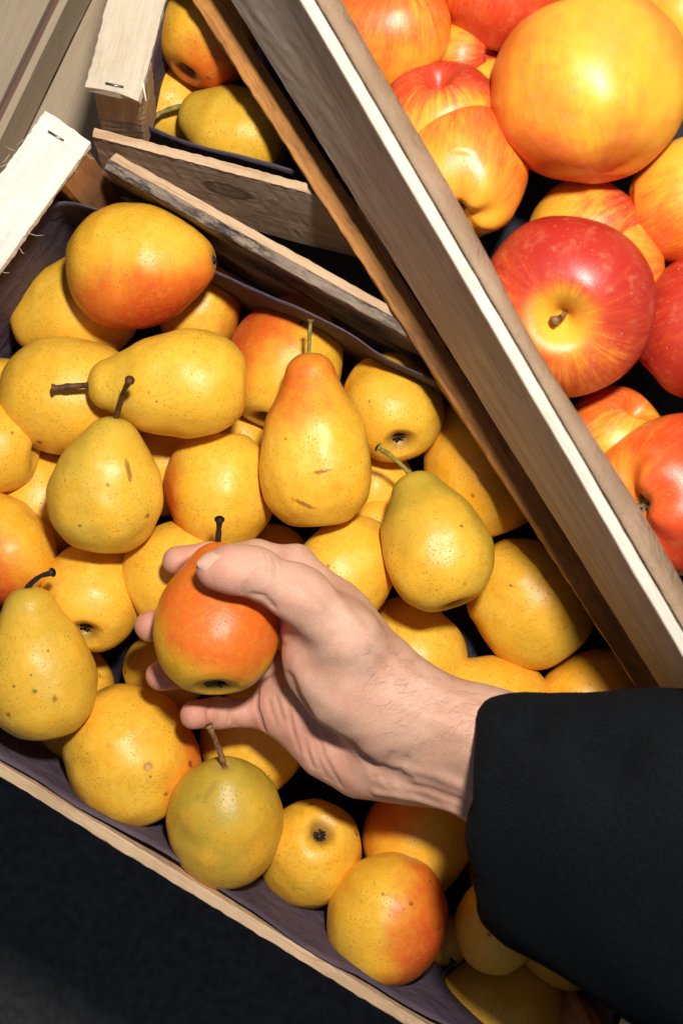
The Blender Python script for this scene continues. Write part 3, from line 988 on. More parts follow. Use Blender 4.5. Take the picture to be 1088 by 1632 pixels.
P(168, 792, 87, 80, 12, 1.48, .35, 'green necked yellow pear with brown stalk pointing up, left of centre', green=.55, warm=.3, stem=(207, 606), smat='brown', srad=.0018, calyx=False, zmin=.085, lump=.045, sdz=.040, spots=.8, marks=[(205, 748, 10, 'b', -80), (172, 773, 4, 'b'), (235, 822, 6, 'b'), (222, 848, 11, 'o', 50), (128, 838, 4, 'b')])
P(502, 748, 91, 93, 6, 2.02, .48, 'long upright yellow pear with orange tinted neck in the middle', warm=.5, blush=.22, bang=100, btilt=0, stem=(495, 509), smat='green', srad=.0014, calyx=False, zmin=.085, spots=.6, hi=True, sdz=.006, marks=[(511, 752, 7, 'b', 10), (485, 804, 9, 'b', -25), (537, 776, 13, 'o'), (478, 778, 4, 'o'), (455, 700, 3, 'b')])
P(698, 884, 86, 108, -14, 1.62, .6, 'green tinged freckled pear with green stalk beside the brown slat', green=.6, warm=.5, stem=(602, 713), smat='green', srad=.0016, zmin=.07, spots=.6, hi=True, sdz=.01, marks=[(735, 838, 4, 'b'), (718, 864, 6, 'o'), (660, 800, 4, 's'), (740, 930, 5, 's')])
# second crate
G2 = 'pears in the smaller top crate'
P(272, 168, 62, 60, 0, 1.3, .6, 'dim yellow pear behind the one lying in the top crate', warm=.2, group=G2, calyx=False)
P(335, 55, 78, 60, -10, 1.3, .6, 'upper orange bottomed pear in the top crate', blush=.6, bang=-80, warm=.8, group=G2, calyx=False, zmin=.05)
P(388, 215, 72, 155, 0, 1.5, .65, 'green yellow pear with stalk pointing left behind the knotty board', green=.35, warm=.3, stem=(243, 188), smat='green', srad=.0018, group=G2, calyx=False, zmin=.06)

# the pear in the hand
HP_C = W(345, 1004, 0.150)
held = pear(345, 1003, 99, 92, -27, 1.50, .12, 'orange red pear with black stalk held in the hand', blush=.88, bang=60, btilt=40, warm=1.0, redness=.2, dimple=.82, cs=.22, stem=(350, 828), smat='dark', srad=.0019, zfix=0.150,
            group='pear in the hand', hi=True, spots=.3, lump=.02, sdz=.012)
if 'group' in held: del held['group']
HP_axis = axis_from(92, -27)
HP_R = 99 / S(0.150)


# ------------------------------------------------------------------ apples
def apple_mat(seed, base, over, amt, odir, star=0.0, streak=1.0):
    t = NT('apple_skin')
    ob = t.obj()
    ring = t.attr('ring')
    v = t.vec('ADD', ob, (seed, -seed * .6, seed * .3))
    st1 = t.noise(t.vec('ADD', t.vec('MULTIPLY', ring, (6, 6, 1.6)), (seed, 0, 0)), 1.0, 5, 0.65, 0.4)
    st2 = t.noise(t.vec('ADD', t.vec('MULTIPLY', ring, (26, 26, 4.5)), (seed, 3, 0)), 1.0, 4, 0.65, 0.3)
    big = t.noise(v, 26, 4, 0.6)
    mot = t.noise(v, 120, 5, 0.7)
    fine = t.noise(v, 900, 3, 0.6)
    nv = t.vec('NORMALIZE', ob)
    d = t.vec('DOT_PRODUCT', nv, tuple(odir))
    d = t.math('MULTIPLY', d, 0.75)
    for q, k in ((st1, 1.2 * streak), (st2, 1.15 * streak), (big, 1.5), (mot, 0.8)):
        d = t.math('ADD', d, t.math('MULTIPLY', t.math('SUBTRACT', q, 0.5), k))
    lo = 0.70 - amt * 1.6
    f = t.ramp(d, lo, lo + 1.1)
    if star > 0:
        r_ = t.vec('LENGTH', t.vec('MULTIPLY', ob, (1, 1, 0)))
        cav = t.ramp(t.math('SUBTRACT', r_, t.math('MULTIPLY', t.math('ADD', st1, st2), 0.012)), -0.003, 0.010)
        f = t.math('MULTIPLY', f, cav)
    base2 = t.mix(t.ramp(big, 0.35, 0.65), base, (0.80, 0.30, 0.03))
    col = t.mix(t.math('MULTIPLY', f, 0.93), base2, over[0])
    f2 = t.ramp(d, lo + 0.6, lo + 1.6)
    if star > 0: f2 = t.math('MULTIPLY', f2, cav)
    col = t.mix(t.math('MULTIPLY', f2, 0.8), col, over[1])
    vr = t.voro(v, 330)
    dot = t.math('MULTIPLY', t.ramp(vr.outputs['Distance'], 0.16, 0.05), t.ramp(t.noise(v, 90, 2), 0.44, 0.58))
    col = t.mix(t.math('MULTIPLY', dot, 0.5), col, (0.82, 0.55, 0.30))
    col = t.mix(t.math('MULTIPLY', t.ramp(mot, 0.5, 0.8), 0.22), col, (0.86, 0.50, 0.22))
    nr = t.bump(t.math('ADD', t.math('MULTIPLY', fine, .35), t.math('ADD', t.math('MULTIPLY', mot, .6), t.noise(v, 45, 3))), 0.30, 0.0010)
    ro = t.math('ADD', 0.40, t.math('MULTIPLY', t.math('SUBTRACT', mot, 0.5), 0.35))
    return t.out(col, ro, nr, spec=0.5, Subsurface_Weight=0.05, Subsurface_Radius=(0.5, 0.2, 0.05), Subsurface_Scale=0.003)


YB = (0.80, 0.40, 0.030)
OR = ((0.76, 0.165, 0.018), (0.60, 0.050, 0.014))
RD = ((0.58, 0.055, 0.018), (0.36, 0.010, 0.012))


def apple(px, py, rpx, ang, tilt, label, base=YB, over=OR, amt=.5, oang=0, otilt=0, star=0.0, stem=False, calyx=False, round_=False, zmin=0.0, ht=0.86, lump=.03, zfix=None, streak=1.0):
    axis = axis_from(ang, tilt)
    balls = [(0.0, 0.97), (0.25, 0.8), (-0.25, 0.75)]
    z = rest(px, py, rpx, axis, balls, ZB + 0.02, zmin, zfix)
    Rr = rpx / S(z)
    c = W(px, py, z)
    for (t_, rr) in balls: BALLS.append((c + axis * (t_ * Rr), rr * Rr))
    LOG.append((label[:40], round(z, 3), round(Rr * 200, 1)))
    seed = random.random() * 30
    F = frame(axis, random.random() * 6.28)
    h = ht
    prof = catmull([(-.60 * h, 0), (-.66 * h, .07), (-.82 * h, .19), (-.94 * h, .36), (-.86 * h, .62), (-.58 * h, .85), (-.18 * h, .975), (.14 * h, 1.0), (.48 * h, .93), (.80 * h, .73), (.97 * h, .48), (.96 * h, .30), (.80 * h, .15), (.60 * h, .05), (.55 * h, 0)], 6)
    if round_: prof = catmull([(-.93 * h, 0), (-.93 * h, .1), (-.92 * h, .25), (-.87 * h, .45), (-.76 * h, .66), (-.52 * h, .87), (-.15 * h, .985), (.14 * h, 1.0), (.48 * h, .93), (.80 * h, .73), (.97 * h, .48), (.96 * h, .30), (.80 * h, .15), (.60 * h, .05), (.55 * h, 0)], 6)
    nv_ = 64
    vs, fs, ring = [], [], []
    ph = [random.random() * 6.28 for _ in range(4)]
    for (tt, rr) in prof:
        rr = max(rr, 0)
        for j in range(nv_):
            a = 2 * math.pi * j / nv_
            lob = 1 + lump * (0.6 * math.sin(2 * a + ph[0]) + 0.5 * math.sin(5 * a + ph[1]) * max(0, -tt) * 1.8 + 0.3 * math.sin(3 * a + ph[2])) * min(1.0, rr * 1.7) + (0 if rr > .6 else 0)
            nn_ = noise.noise(Vector((math.cos(a) * rr * 1.3 + seed, math.sin(a) * rr * 1.3, tt * 1.3))) * lump * 1.4
            r_ = rr * (lob + nn_)
            zz = tt + ((0.012 if round_ else 0.05) * math.sin(5 * a + ph[1]) * (tt < -.5) + 0.035 * math.sin(2 * a + ph[3])) * min(1, rr * 2.5)
            vs.append((math.cos(a) * r_ * Rr, math.sin(a) * r_ * Rr, zz * Rr))
            ring.append((math.cos(a), math.sin(a), tt))
    nu = len(prof)
    for i in range(nu - 1):
        for j in range(nv_):
            a, b = i * nv_ + j, i * nv_ + (j + 1) % nv_
            fs.append((a, b, b + nv_, a + nv_))
    bl = F.transposed() @ axis_from(oang, otilt)
    mat = apple_mat(seed, base, over, amt, bl, star, streak)
    me = bpy.data.meshes.new('apple')
    me.from_pydata(vs, [], fs)
    me.polygons.foreach_set('use_smooth', [True] * len(me.polygons))
    a_ = me.attributes.new('ring', 'FLOAT_VECTOR', 'POINT')
    a_.data.foreach_set('vector', np.asarray(ring, dtype=np.float32).ravel())
    me.materials.append(mat)
    o = bpy.data.objects.new('apple', me)
    C.objects.link(o)
    o.location = c
    o.rotation_euler = F.to_euler()
    tag(o, label, 'apple', 'apples in the raised crate')
    if stem:
        z0 = .56 * h * Rr
        pts = smooth_path([(0, 0, z0 - .002), (0, 0, z0 + .004), (.0015, .001, z0 + .010), (.004, .0015, z0 + .0145)], 4)
        n = len(pts)
        v2, f2 = tube(pts, [.0014 + .0012 * (i / (n - 1)) ** 3 for i in range(n)], 8)
        child_local('stem', v2, f2, M_stem['tan'], o)
    if calyx:
        calyx_star(o, -.68 * h * Rr, 0.17 * Rr, M_calyxg)
    return o


A = apple
CAP[0] = 0.172
A(935, 385, 100, 40, 0, 'apple in the dark gap beneath the big yellow apple', over=RD, amt=.8, oang=0)
A(972, 425, 92, 0, 10, 'orange sliver of apple behind the red stalked apple', amt=.7)
A(858, 150, 80, 120, 30, 'small yellow apple with a stub stalk left of the big yellow apple', amt=.2, stem=True)
A(775, 160, 62, 0, 40, 'bright yellow apple bit deep between four apples', amt=.1)
A(735, 95, 60, 0, 30, 'dark red apple bit in the upper gap', over=RD, amt=.9)
A(1092, 30, 92, 60, 50, 'pale yellow orange apple in the top right corner', amt=.3, oang=60)
CAP[0] = 0.186
A(978, 702, 84, 60, 40, 'orange striped apple between the red stalked apple and the lowest apple', over=OR, amt=.75, oang=90, streak=1.4)
A(702, 196, 98, 100, 50, 'red apple wedged behind the yellow and orange apple at the rim', over=RD, amt=.85, oang=90)
A(1125, 525, 114, 40, 50, 'deep red apple cut off by the right photo edge', over=RD, amt=.95, oang=180, otilt=30)
A(1100, 325, 102, 20, 40, 'orange yellow apple at the right photo edge beside the big yellow apple', amt=.7, oang=250)
A(615, 50, 100, 80, 50, 'orange striped apple at the top against the crate rim', amt=1.0, oang=100, otilt=10, streak=1.2)
A(800, -15, 98, 80, 60, 'red orange apple cut by the top edge of the photo', over=((0.74, .11, .016), (.5, .03, .012)), amt=.95, oang=-80, otilt=20)
CAP[0] = 0.194
A(736, 277, 105, 82, -30, 'yellow and orange apple with dry calyx touching the cardboard rim', amt=.95, oang=70, otilt=-20, calyx=True, ht=.95, lump=.015)
A(1078, 792, 130, 12, -36, 'orange red apple with grey calyx at the lower right', over=((0.74, .10, .016), (.55, .03, .012)), amt=1.15, oang=-20, otilt=30, calyx=True, ht=.9, streak=.6)
CAP[0] = 0.200
A(903, 487, 140, 235, 66, 'shiny crimson apple with its stalk hollow facing up', over=RD, amt=1.15, oang=60, otilt=20, star=1.0, stem=True, ht=.84)
CAP[0] = 0.215
A(940, 150, 150, 95, -4, 'biggest golden yellow apple with orange flush at the top', amt=.72, oang=-120, otilt=-35, streak=.6, base=(0.80, .42, .03), ht=.93, lump=.055, round_=True)

# ------------------------------------------------------------------ the hand (one continuous surface from a distance field), sleeve, nails, hairs
def seg_d(Px, Py, Pz, a, b):
    a = np.array(a, np.float32); b = np.array(b, np.float32)
    ba = b - a
    pax, pay, paz = Px - a[0], Py - a[1], Pz - a[2]
    h = np.clip((pax * ba[0] + pay * ba[1] + paz * ba[2]) / max(float(ba @ ba), 1e-12), 0, 1)
    return np.sqrt((pax - ba[0] * h) ** 2 + (pay - ba[1] * h) ** 2 + (paz - ba[2] * h) ** 2), h


def smin(a, b, k):
    h = np.maximum(k - np.abs(a - b), 0) / k
    return np.minimum(a, b) - h * h * k * 0.25


def smax(a, b, k):
    return -smin(-a, -b, k)


class Field:
    def __init__(self, lo, hi, vx):
        self.lo = np.array(lo, float); self.vx = vx
        n = np.ceil((np.array(hi) - self.lo) / vx).astype(int)
        self.X, self.Y, self.Z = np.meshgrid(*[self.lo[i] + vx * np.arange(n[i], dtype=np.float32) for i in range(3)], indexing='ij')
        self.X = self.X.astype(np.float32); self.Y = self.Y.astype(np.float32); self.Z = self.Z.astype(np.float32)

    def cap(self, a, b, r1, r2):
        d, h = seg_d(self.X, self.Y, self.Z, a, b)
        return d - (r1 + (r2 - r1) * h)

    def chain(self, pts, k=0.004):
        d = None
        for (a, ra), (b, rb) in zip(pts[:-1], pts[1:]):
            c = self.cap(a, b, ra, rb)
            d = c if d is None else smin(d, c, k)
        return d

    def ell(self, c, rx, axes):
        q = 0
        dx, dy, dz = self.X - c[0], self.Y - c[1], self.Z - c[2]
        for ax, r_ in zip(axes, rx):
            q = q + ((dx * ax[0] + dy * ax[1] + dz * ax[2]) / r_) ** 2
        return (np.sqrt(q) - 1) * min(rx)

    def groove(self, d, a, b, depth, width):
        s_, _ = seg_d(self.X, self.Y, self.Z, a, b)
        return d + depth * np.exp(-(s_ / width) ** 2)

    def mesh(self, d):
        g = openvdb.FloatGrid(1.0)
        g.copyFromArray(np.ascontiguousarray(np.clip(d / self.vx, -6, 6), dtype=np.float32))
        p, tr, q = g.convertToPolygons(isovalue=0.0)
        v = p * self.vx + self.lo
        return v, [tuple(int(x) for x in f[::-1]) for f in tr] + [tuple(int(x) for x in f[::-1]) for f in q]


def J(px, py, z, rpx):
    return (np.array(W(px, py, z)), rpx / S(z))


vx = 0.0009
lo_ = np.array(W(195, 1345, 0.10)) - 0.01
hi_ = np.array(W(930, 830, 0.16)) + 0.01
lo_[2], hi_[2] = 0.062, 0.235
F_ = Field(lo_, hi_, vx)
# fingers: joint (px, py, z, radius in px)
index = [J(528, 962, .134, 40), J(470, 900, .131, 31), J(408, 890, .126, 28), J(335, 892, .124, 26), J(283, 893, .129, 24)]
middle = [J(515, 1010, .114, 36), J(425, 985, .099, 29), J(320, 985, .101, 27), J(240, 998, .122, 25)]
ring_ = [J(505, 1070, .102, 34), J(425, 1065, .092, 28), J(325, 1070, .098, 26), J(256, 1077, .122, 24)]
pinky = [J(500, 1130, .102, 33), J(430, 1136, .104, 25), J(350, 1136, .112, 23), J(309, 1139, .124, 23)]
thumb = [J(612, 1085, .150, 50), J(555, 1020, .166, 50), J(478, 948, .178, 43), J(402, 910, .186, 36), J(368, 907, .188, 33), J(340, 909, .187, 28)]
d = None
for ch, kk in ((index, .004), (middle, .004), (ring_, .004), (pinky, .004)):
    c = F_.chain(ch, kk)
    d = c if d is None else smin(d, c, 0.0012)
fing = d
palm = None
WR = [(640, 1110, .150, 44), (645, 1140, .138, 46), (650, 1175, .126, 46), (655, 1205, .122, 44)]
for a, b in ((J(*WR[0]), J(530, 962, .136, 38)), (J(*WR[1]), J(520, 1010, .120, 38)), (J(*WR[2]), J(512, 1070, .108, 36)), (J(*WR[3]), J(505, 1130, .104, 38))):
    c = F_.cap(a[0], b[0], a[1], b[1])
    palm = c if palm is None else smin(palm, c, 0.012)
# heel of the hand below the little finger, and its wrinkled edge
hy = F_.chain([J(640, 1222, .124, 50), J(580, 1212, .118, 54), J(525, 1188, .114, 48), J(478, 1150, .112, 40), J(440, 1140, .112, 30)], 0.01)
palm = smin(palm, hy, 0.009)
# forearm: two bones side by side give the flattened wrist
fore = smin(F_.cap(J(650, 1128, .146, 66)[0], J(900, 1210, .176, 84)[0], 66 / S(.146), 84 / S(.176)), F_.cap(J(655, 1195, .134, 66)[0], J(900, 1285, .160, 84)[0], 66 / S(.134), 84 / S(.160)), 0.02)
palm = smin(palm, F_.chain([J(560, 1150, .112, 50), J(480, 1112, .112, 48), J(438, 1112, .110, 32)], .01), 0.01)
hand = smin(palm, fore, 0.022)
# thumb base muscle
th_ = F_.chain(thumb, 0.008)
then = F_.chain([J(608, 1138, .148, 66), J(552, 1092, .150, 68), J(512, 1055, .150, 56), J(494, 1005, .154, 46)], 0.01)
th_ = smin(th_, then, 0.010)
# web between thumb and index
web = F_.chain([J(505, 975, .160, 34), J(545, 985, .146, 40), J(590, 1050, .146, 46)], 0.01)
th_ = smin(th_, web, 0.012)
hand = smin(hand, th_, 0.012)
hand = smin(hand, fing, 0.006)
# the pear presses into the fingers: nothing of the hand inside the fruit
HPv = np.array(HP_C); HAx = np.array(HP_axis)
pd = None
for (t0, r0), (t1, r1) in (((0, .985), (.5, .88)), ((.5, .88), (.84, .56)), ((.84, .56), (1.22, .36))):
    c = F_.cap(HPv + HAx * t0 * HP_R, HPv + HAx * t1 * HP_R, r0 * HP_R, r1 * HP_R)
    pd = c if pd is None else smin(pd, c, 0.004)
hand = smax(hand, -(pd + 0.0006), 0.003)


def pg(x, y, z): return np.array(W(x, y, z))


def hit(Fd, d, px, py, ztop, zbot):
    """the point of the field's surface seen at this picture point, searched from above"""
    for z in np.arange(ztop, zbot, -0.0004):
        p = W(px, py, z)
        i = np.round((np.array(p) - Fd.lo) / Fd.vx).astype(int)
        if (i < 0).any() or (i >= d.shape).any(): continue
        if d[tuple(i)] < 0: return np.array(p)
    return None


# creases, tendons and veins drawn over the surface: (polyline, depth, width); negative depth raises a ridge
CR = [
    # thumb: folds under the knuckle, skin lines over it
    ([(404, 948), (420, 950), (436, 966)], .0013, .0015), ([(440, 990), (452, 985), (462, 972)], .0011, .0018), ([(388, 946), (392, 928)], .0007, .0012),
    ([(408, 876), (414, 890), (413, 905)], .0004, .0010), ([(420, 880), (427, 896), (425, 912)], .0004, .0010), ([(433, 888), (440, 904), (438, 920)], .0004, .0011),
    ([(456, 1060), (468, 1044), (486, 1034)], .0005, .0016), ([(452, 1030), (466, 1018)], .0004, .0014),
    # little finger joints
    ([(333, 1116), (331, 1134), (334, 1156)], .0016, .0013), ([(373, 1114), (370, 1134), (374, 1156)], .0014, .0011), ([(366, 1116), (364, 1150)], .0006, .0009),
    ([(350, 1118), (349, 1150)], .0003, .0009), ([(388, 1118), (386, 1150)], .0003, .0009), ([(410, 1098), (409, 1130), (420, 1162)], .0022, .0020),
    # palm folds at the hand's lower edge
    ([(458, 1120), (466, 1160), (476, 1196)], .0015, .0014), ([(474, 1130), (484, 1175), (498, 1222)], .0016, .0014), ([(488, 1140), (500, 1190), (520, 1240)], .0013, .0013),
    ([(500, 1150), (516, 1205), (542, 1254)], .0013, .0015), ([(466, 1124), (476, 1165), (488, 1205)], .0007, .0009), ([(494, 1150), (508, 1200), (530, 1246)], .0007, .0009),
    ([(480, 1136), (492, 1180), (508, 1226)], .0007, .0009), ([(428, 1118), (438, 1150)], .0006, .0012), ([(440, 1110), (452, 1150)], .0006, .0012),
    # fold between thumb muscle and palm
    ([(462, 1085), (478, 1126), (502, 1162), (536, 1192), (580, 1216), (640, 1240)], .0030, .0042),
    # wrist lines and tendons
    ([(596, 1238), (612, 1222), (624, 1200)], .0008, .0018), ([(618, 1250), (634, 1232), (648, 1208)], .0008, .0018), ([(640, 1256), (655, 1240)], .0007, .0015),
    ([(600, 1262), (660, 1272), (720, 1290), (775, 1318)], -.0020, .0026), ([(610, 1240), (680, 1258), (740, 1280), (780, 1300)], .0014, .0024), ([(640, 1222), (700, 1238), (780, 1270)], -.0009, .0034),
    ([(560, 985), (600, 1030), (650, 1075), (720, 1110), (790, 1140)], -.0010, .0036), ([(590, 1040), (640, 1090), (700, 1130)], .0006, .0030), ([(620, 1110), (690, 1150), (780, 1190)], -.0006, .0032),
    ([(525, 935), (548, 965), (560, 1000)], -.0008, .0040), ([(478, 925), (500, 945), (530, 985)], .0007, .0030),
]
CRP = []
for (pl_, dep, wd) in CR:
    pts = []
    for (x0, y0), (x1, y1) in zip(pl_[:-1], pl_[1:]):
        for k in range(4):
            q = hit(F_, hand, x0 + (x1 - x0) * k / 4, y0 + (y1 - y0) * k / 4, .222, .08)
            if q is not None: pts.append(q)
    q = hit(F_, hand, pl_[-1][0], pl_[-1][1], .222, .08)
    if q is not None: pts.append(q)
    # drop points that jump to another level
    keep = [pts[0]] if pts else []
    for q in pts[1:]:
        if abs(q[2] - keep[-1][2]) < .010: keep.append(q)
    if len(keep) > 1: CRP.append((keep, dep, wd))
for (pts, dep, wd) in CRP:
    mn, mx = np.min(pts, 0) - 4 * wd, np.max(pts, 0) + 4 * wd
    i0 = np.maximum(((mn - F_.lo) / F_.vx).astype(int), 0); i1 = np.minimum(((mx - F_.lo) / F_.vx).astype(int) + 1, hand.shape)
    sl3 = tuple(slice(a_, b_) for a_, b_ in zip(i0, i1))
    best = None
    n_p = len(pts) - 1
    for k in range(n_p):
        s_, _ = seg_d(F_.X[sl3], F_.Y[sl3], F_.Z[sl3], pts[k], pts[k + 1])
        best = s_ if best is None else np.minimum(best, s_)
    hand[sl3] += (dep * np.exp(-(best / wd) ** 2)).astype(np.float32)
# fine skin relief: low lumps of flesh
hand = hand + 0.00035 * np.sin(F_.X * 210 + np.sin(F_.Y * 130) * 1.5) * np.sin(F_.Y * 190 + F_.Z * 160)
hv, hf = F_.mesh(hand)

t = NT('skin')
ob = t.obj()
n1 = t.noise(ob, 34, 4, 0.6)
n2 = t.noise(ob, 130, 4, 0.6)
n3 = t.noise(ob, 1100, 3, 0.6)
vor = t.voro(t.vec('MULTIPLY', ob, (1, 1, 1)), 900, 'DISTANCE_TO_EDGE')
red = t.attr('flush_crease')
col = t.mix(t.ramp(n1, 0.3, 0.7), (0.60, 0.325, 0.220), (0.66, 0.400, 0.285))
col = t.mix(t.math('MULTIPLY', t.ramp(n2, 0.45, 0.7), 0.35), col, (0.56, 0.255, 0.155))
sep = t.n('ShaderNodeSeparateXYZ')
t.set(sep.inputs[0], red)
col = t.mix(t.math('MULTIPLY', sep.outputs[0], 0.75), col, (0.62, 0.225, 0.145))
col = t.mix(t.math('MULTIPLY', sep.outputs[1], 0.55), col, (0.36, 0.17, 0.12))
col = t.mix(t.math('MULTIPLY', t.ramp(n3, 0.5, 0.75), 0.18), col, (0.45, 0.22, 0.16))
hgt = t.math('ADD', t.math('MULTIPLY', t.ramp(vor.outputs['Distance'], 0.0, 0.12), 0.7), t.math('ADD', t.math('MULTIPLY', n3, 0.8), t.math('MULTIPLY', n2, 1.5)))
lines = t.noise(t.vec('MULTIPLY', ob, (420, 160, 160)), 1.0, 3, 0.6)
hgt = t.math('ADD', hgt, t.math('MULTIPLY', lines, 1.2))
M_skin = t.out(col, 0.52, t.bump(hgt, 0.42, 0.0006), spec=0.40, Subsurface_Weight=0.10, Subsurface_Radius=(1.0, 0.35, 0.2), Subsurface_Scale=0.003)

# flush: redder towards the finger tips, joints and palm folds; second channel darkens along creases
Lc = hv
fl = np.zeros((len(hv), 3), np.float32)
for (pt, rad, amt) in ((J(300, 893, .126, 1)[0], .022, 1.0), (J(240, 998, .122, 1)[0], .02, 1.0), (J(256, 1077, .122, 1)[0], .02, 1.0), (J(309, 1139, .124, 1)[0], .02, 1.0),
                       (J(345, 907, .19, 1)[0], .018, .9), (J(450, 950, .185, 1)[0], .014, .45), (J(430, 1136, .11, 1)[0], .02, .9), (J(370, 1136, .11, 1)[0], .02, .8), (J(480, 1170, .13, 1)[0], .022, .75), (J(540, 1220, .13, 1)[0], .024, .5),
                       (J(400, 872, .19, 1)[0], .010, .35)):
    dd_ = np.linalg.norm(Lc - pt, axis=1)
    fl[:, 0] = np.maximum(fl[:, 0], amt * np.exp(-(dd_ / rad) ** 2))
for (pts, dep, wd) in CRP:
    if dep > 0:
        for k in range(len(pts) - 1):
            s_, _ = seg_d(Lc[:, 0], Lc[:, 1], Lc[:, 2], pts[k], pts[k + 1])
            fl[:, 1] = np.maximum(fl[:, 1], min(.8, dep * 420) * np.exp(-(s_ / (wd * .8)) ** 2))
pl = W(700, 1190, 0.12)
me = bpy.data.meshes.new('person')
me.from_pydata([tuple(v) for v in (hv - np.array(pl))], [], hf)
me.polygons.foreach_set('use_smooth', [True] * len(me.polygons))
at_ = me.attributes.new('flush_crease', 'FLOAT_VECTOR', 'POINT')
at_.data.foreach_set('vector', fl.ravel())
me.materials.append(M_skin)
person = bpy.data.objects.new('person', me)
C.objects.link(person)
person.location = pl
tag(person, 'person in a black fleece sleeve reaching in, hand closed round an orange red pear', 'person')
sm_ = person.modifiers.new('soften', 'SMOOTH')
sm_.factor = 0.5
sm_.iterations = 2


def nail(name, c, fwd, upv, L, wd, curl):
    c, f, u = np.array(c), np.array(fwd, float), np.array(upv, float)
    f /= np.linalg.norm(f); u -= f * (u @ f); u /= np.linalg.norm(u)
    s_ = np.cross(f, u)
    vs, fs = [], []
    nI, nJ = 12, 12
    for side in (0, 1):
        for i in range(nI + 1):
            for j in range(nJ + 1):
                a, b = i / nI * 2 - 1, j / nJ * 2 - 1
                ww = wd * (1 - 0.10 * a * a - (0.28 * max(0, a) ** 4) - 0.18 * max(0, -a) ** 4)
                p = c + f * (a * L * (1 - 0.16 * b * b)) + s_ * (b * ww) - u * (curl * b * b + 0.0012 * max(0, a) ** 2) - u * 0.0005 * side
                vs.append(p - np.array(pl))
    Qn = (nI + 1) * (nJ + 1)
    for i in range(nI):
        for j in range(nJ):
            q = i * (nJ + 1) + j
            fs.append((q, q + 1, q + nJ + 2, q + nJ + 1))
            fs.append((Qn + q, Qn + q + nJ + 1, Qn + q + nJ + 2, Qn + q + 1))
    return child_local(name, vs, fs, M_nail, person)


t = NT('nail')
n_ = t.noise(t.obj(), 120, 2)
M_nail = t.out(t.mix(n_, (0.66, 0.37, 0.27), (0.70, 0.43, 0.33)), 0.27, spec=0.5, Subsurface_Weight=0.15, Subsurface_Radius=(1, .4, .3), Subsurface_Scale=0.003)
nc = hit(F_, hand, 333, 893, .222, .08)
nail('thumb_nail', nc + np.array([0, 0.0002, 0.0004]), np.array(W(318, 897, nc[2] - .0022)) - np.array(W(352, 890, nc[2])), (-0.10, 0.42, 0.9), 0.0068, 0.0056, 0.0028)

# hairs on the back of the wrist
from mathutils.bvhtree import BVHTree
bv = BVHTree.FromPolygons([tuple(v) for v in hv], hf)
t = NT('hair')
M_hair = t.out((0.12, 0.065, 0.04), 0.5)
hvv, hff = [], []
rr_ = random.Random(4)
for _ in range(200):
    px = rr_.uniform(590, 800)
    ylo = 1000 + (px - 590) * 0.55
    py = ylo + abs(rr_.gauss(0, 60)) + 5
    if py > 1290: continue
    org = Vector((0, 0, H))
    dr = (W(px, py, 0.1) - org).normalized()
    loc, nrm, idx, dist = bv.ray_cast(org, dr)
    if loc is None: continue
    base = Vector(loc); nrm = Vector(nrm)
    if nrm.z < 0: nrm = -nrm
    dirv = Vector((-0.75 + rr_.uniform(-.35, .35), -0.25 + rr_.uniform(-.5, .5), 0))
    dirv = (dirv - nrm * dirv.dot(nrm)).normalized()
    Lh = rr_.uniform(.005, .012)
    bend_ = Vector((rr_.uniform(-.4, .4), rr_.uniform(-.4, .4), 0))
    pts = [base - nrm * .0003, base + dirv * Lh * .35 + nrm * .0010, base + (dirv + bend_ * .3) * Lh * .7 + nrm * .0013, base + (dirv + bend_ * .6) * Lh + nrm * .0008]
    v2, f2 = tube([p - pl for p in pts], [.000034, .000032, .000024, .000012], 3, False)
    b0 = len(hvv)
    hvv += v2
    hff += [tuple(i + b0 for i in f) for f in f2]
child_local('arm_hair', hvv, hff, M_hair, person)

# sleeve
lo_ = np.array(W(735, 1700, 0.2)); hi_ = np.array(W(1500, 1060, 0.2))
lo_[2], hi_[2] = 0.06, 0.37
G_ = Field(lo_, hi_, 0.0018)
path = [J(808, 1264, .172, 152), J(900, 1312, .185, 194), J(1010, 1338, .205, 220), J(1150, 1385, .225, 265), J(1420, 1450, .25, 330)]
sl = G_.chain(path, 0.02)
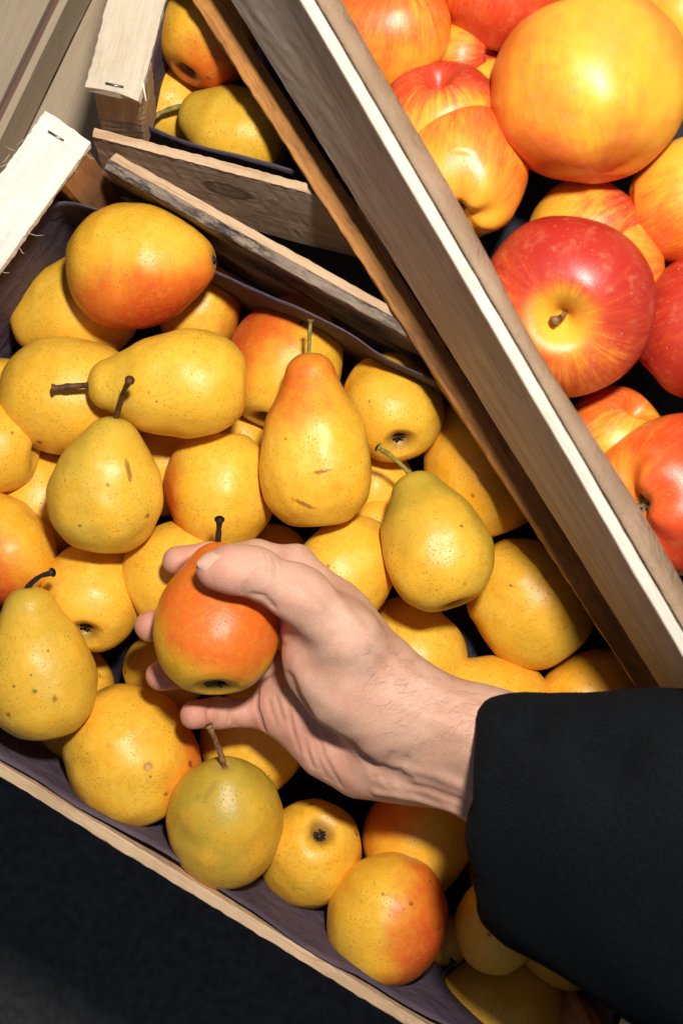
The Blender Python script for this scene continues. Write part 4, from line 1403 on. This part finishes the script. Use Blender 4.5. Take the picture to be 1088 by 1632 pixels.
# square the cuff end with a plane facing the hand
cuffp = np.array(W(757, 1235, .185)); cn = np.array([-0.99, 0.0, -0.16]); cn /= np.linalg.norm(cn)
pln = (G_.X - cuffp[0]) * cn[0] + (G_.Y - cuffp[1]) * cn[1] + (G_.Z - cuffp[2]) * cn[2]
wob = 0.0016 * np.sin(G_.Y * 95 + 1) + 0.0012 * np.sin(G_.Y * 210 + G_.Z * 120)
sl = smax(sl, pln + wob, 0.008)
inner = G_.chain([(J(700, 1215, .164, 96)), J(930, 1285, .180, 118)], 0.01)
sl = smax(sl, -inner, 0.004)
fold = 0
for (a, b, dep, wd) in (((840, 1130, .215), (905, 1420, .21), .0045, .010), ((900, 1110, .23), (985, 1400, .25), .004, .012), ((960, 1130, .25), (1088, 1500, .25), .005, .015), ((800, 1130, .2), (815, 1340, .2), .002, .005), ((870, 1200, .23), (1050, 1260, .26), .003, .010)):
    s_, _ = seg_d(G_.X, G_.Y, G_.Z, pg(*a), pg(*b))
    sl = sl + dep * np.exp(-(s_ / wd) ** 2)
sl = sl + 0.0012 * np.sin(G_.X * 80 + np.sin(G_.Y * 60)) * np.sin(G_.Y * 75 + G_.Z * 60)
sv, sf = G_.mesh(sl)
t = NT('black_fleece')
ob = t.obj()
f1 = t.noise(ob, 480, 5, 0.75)
f2_ = t.noise(ob, 220, 4, 0.7)
f3 = t.noise(ob, 40, 3)
M_fl = t.out(t.mix(t.ramp(f1, .3, .7), (0.0012, 0.0015, 0.0020), (0.0048, 0.0056, 0.0068)), 0.95, t.bump(t.math('ADD', t.math('MULTIPLY', f1, 1.6), t.math('ADD', f2_, f3)), 0.9, 0.0026), spec=0.1, Sheen_Weight=0.02, Sheen_Roughness=0.5, Sheen_Tint=(0.6, 0.75, 1.0, 1))
sleeve = child_local('coat_sleeve', sv - np.array(pl), sf, M_fl, person)
sleeve['label'] = 'black fleece coat sleeve'
# loose fibres along the fleece outline
sbv = BVHTree.FromPolygons([tuple(v) for v in sv], sf)
fv_, ff_ = [], []
me_s = sleeve.data
rr_ = random.Random(9)
idxs = [rr_.randrange(len(me_s.vertices)) for _ in range(45000)]
for i in idxs:
    v_ = me_s.vertices[i]
    p = v_.co.copy(); nn = v_.normal.copy()
    if p.x + pl.x > 0.20 or p.z + pl.z < 0.12: continue
    dv = (nn + Vector((rr_.uniform(-.9, .9), rr_.uniform(-.9, .9), rr_.uniform(-.9, .9)))).normalized()
    Lf = rr_.uniform(.0014, .0036)
    v2, f2 = tube([p - nn * .0004, p + dv * Lf * .6 + nn * .0003, p + dv * Lf + Vector((rr_.uniform(-.5, .5), rr_.uniform(-.5, .5), 0)) * Lf], [.00007, .00006, .00003], 3, False)
    b0 = len(fv_)
    fv_ += v2
    ff_ += [tuple(k + b0 for k in f) for f in f2]
fz = child_local('fleece_fuzz', fv_, ff_, M_fl, person)
fz['kind'] = 'stuff'
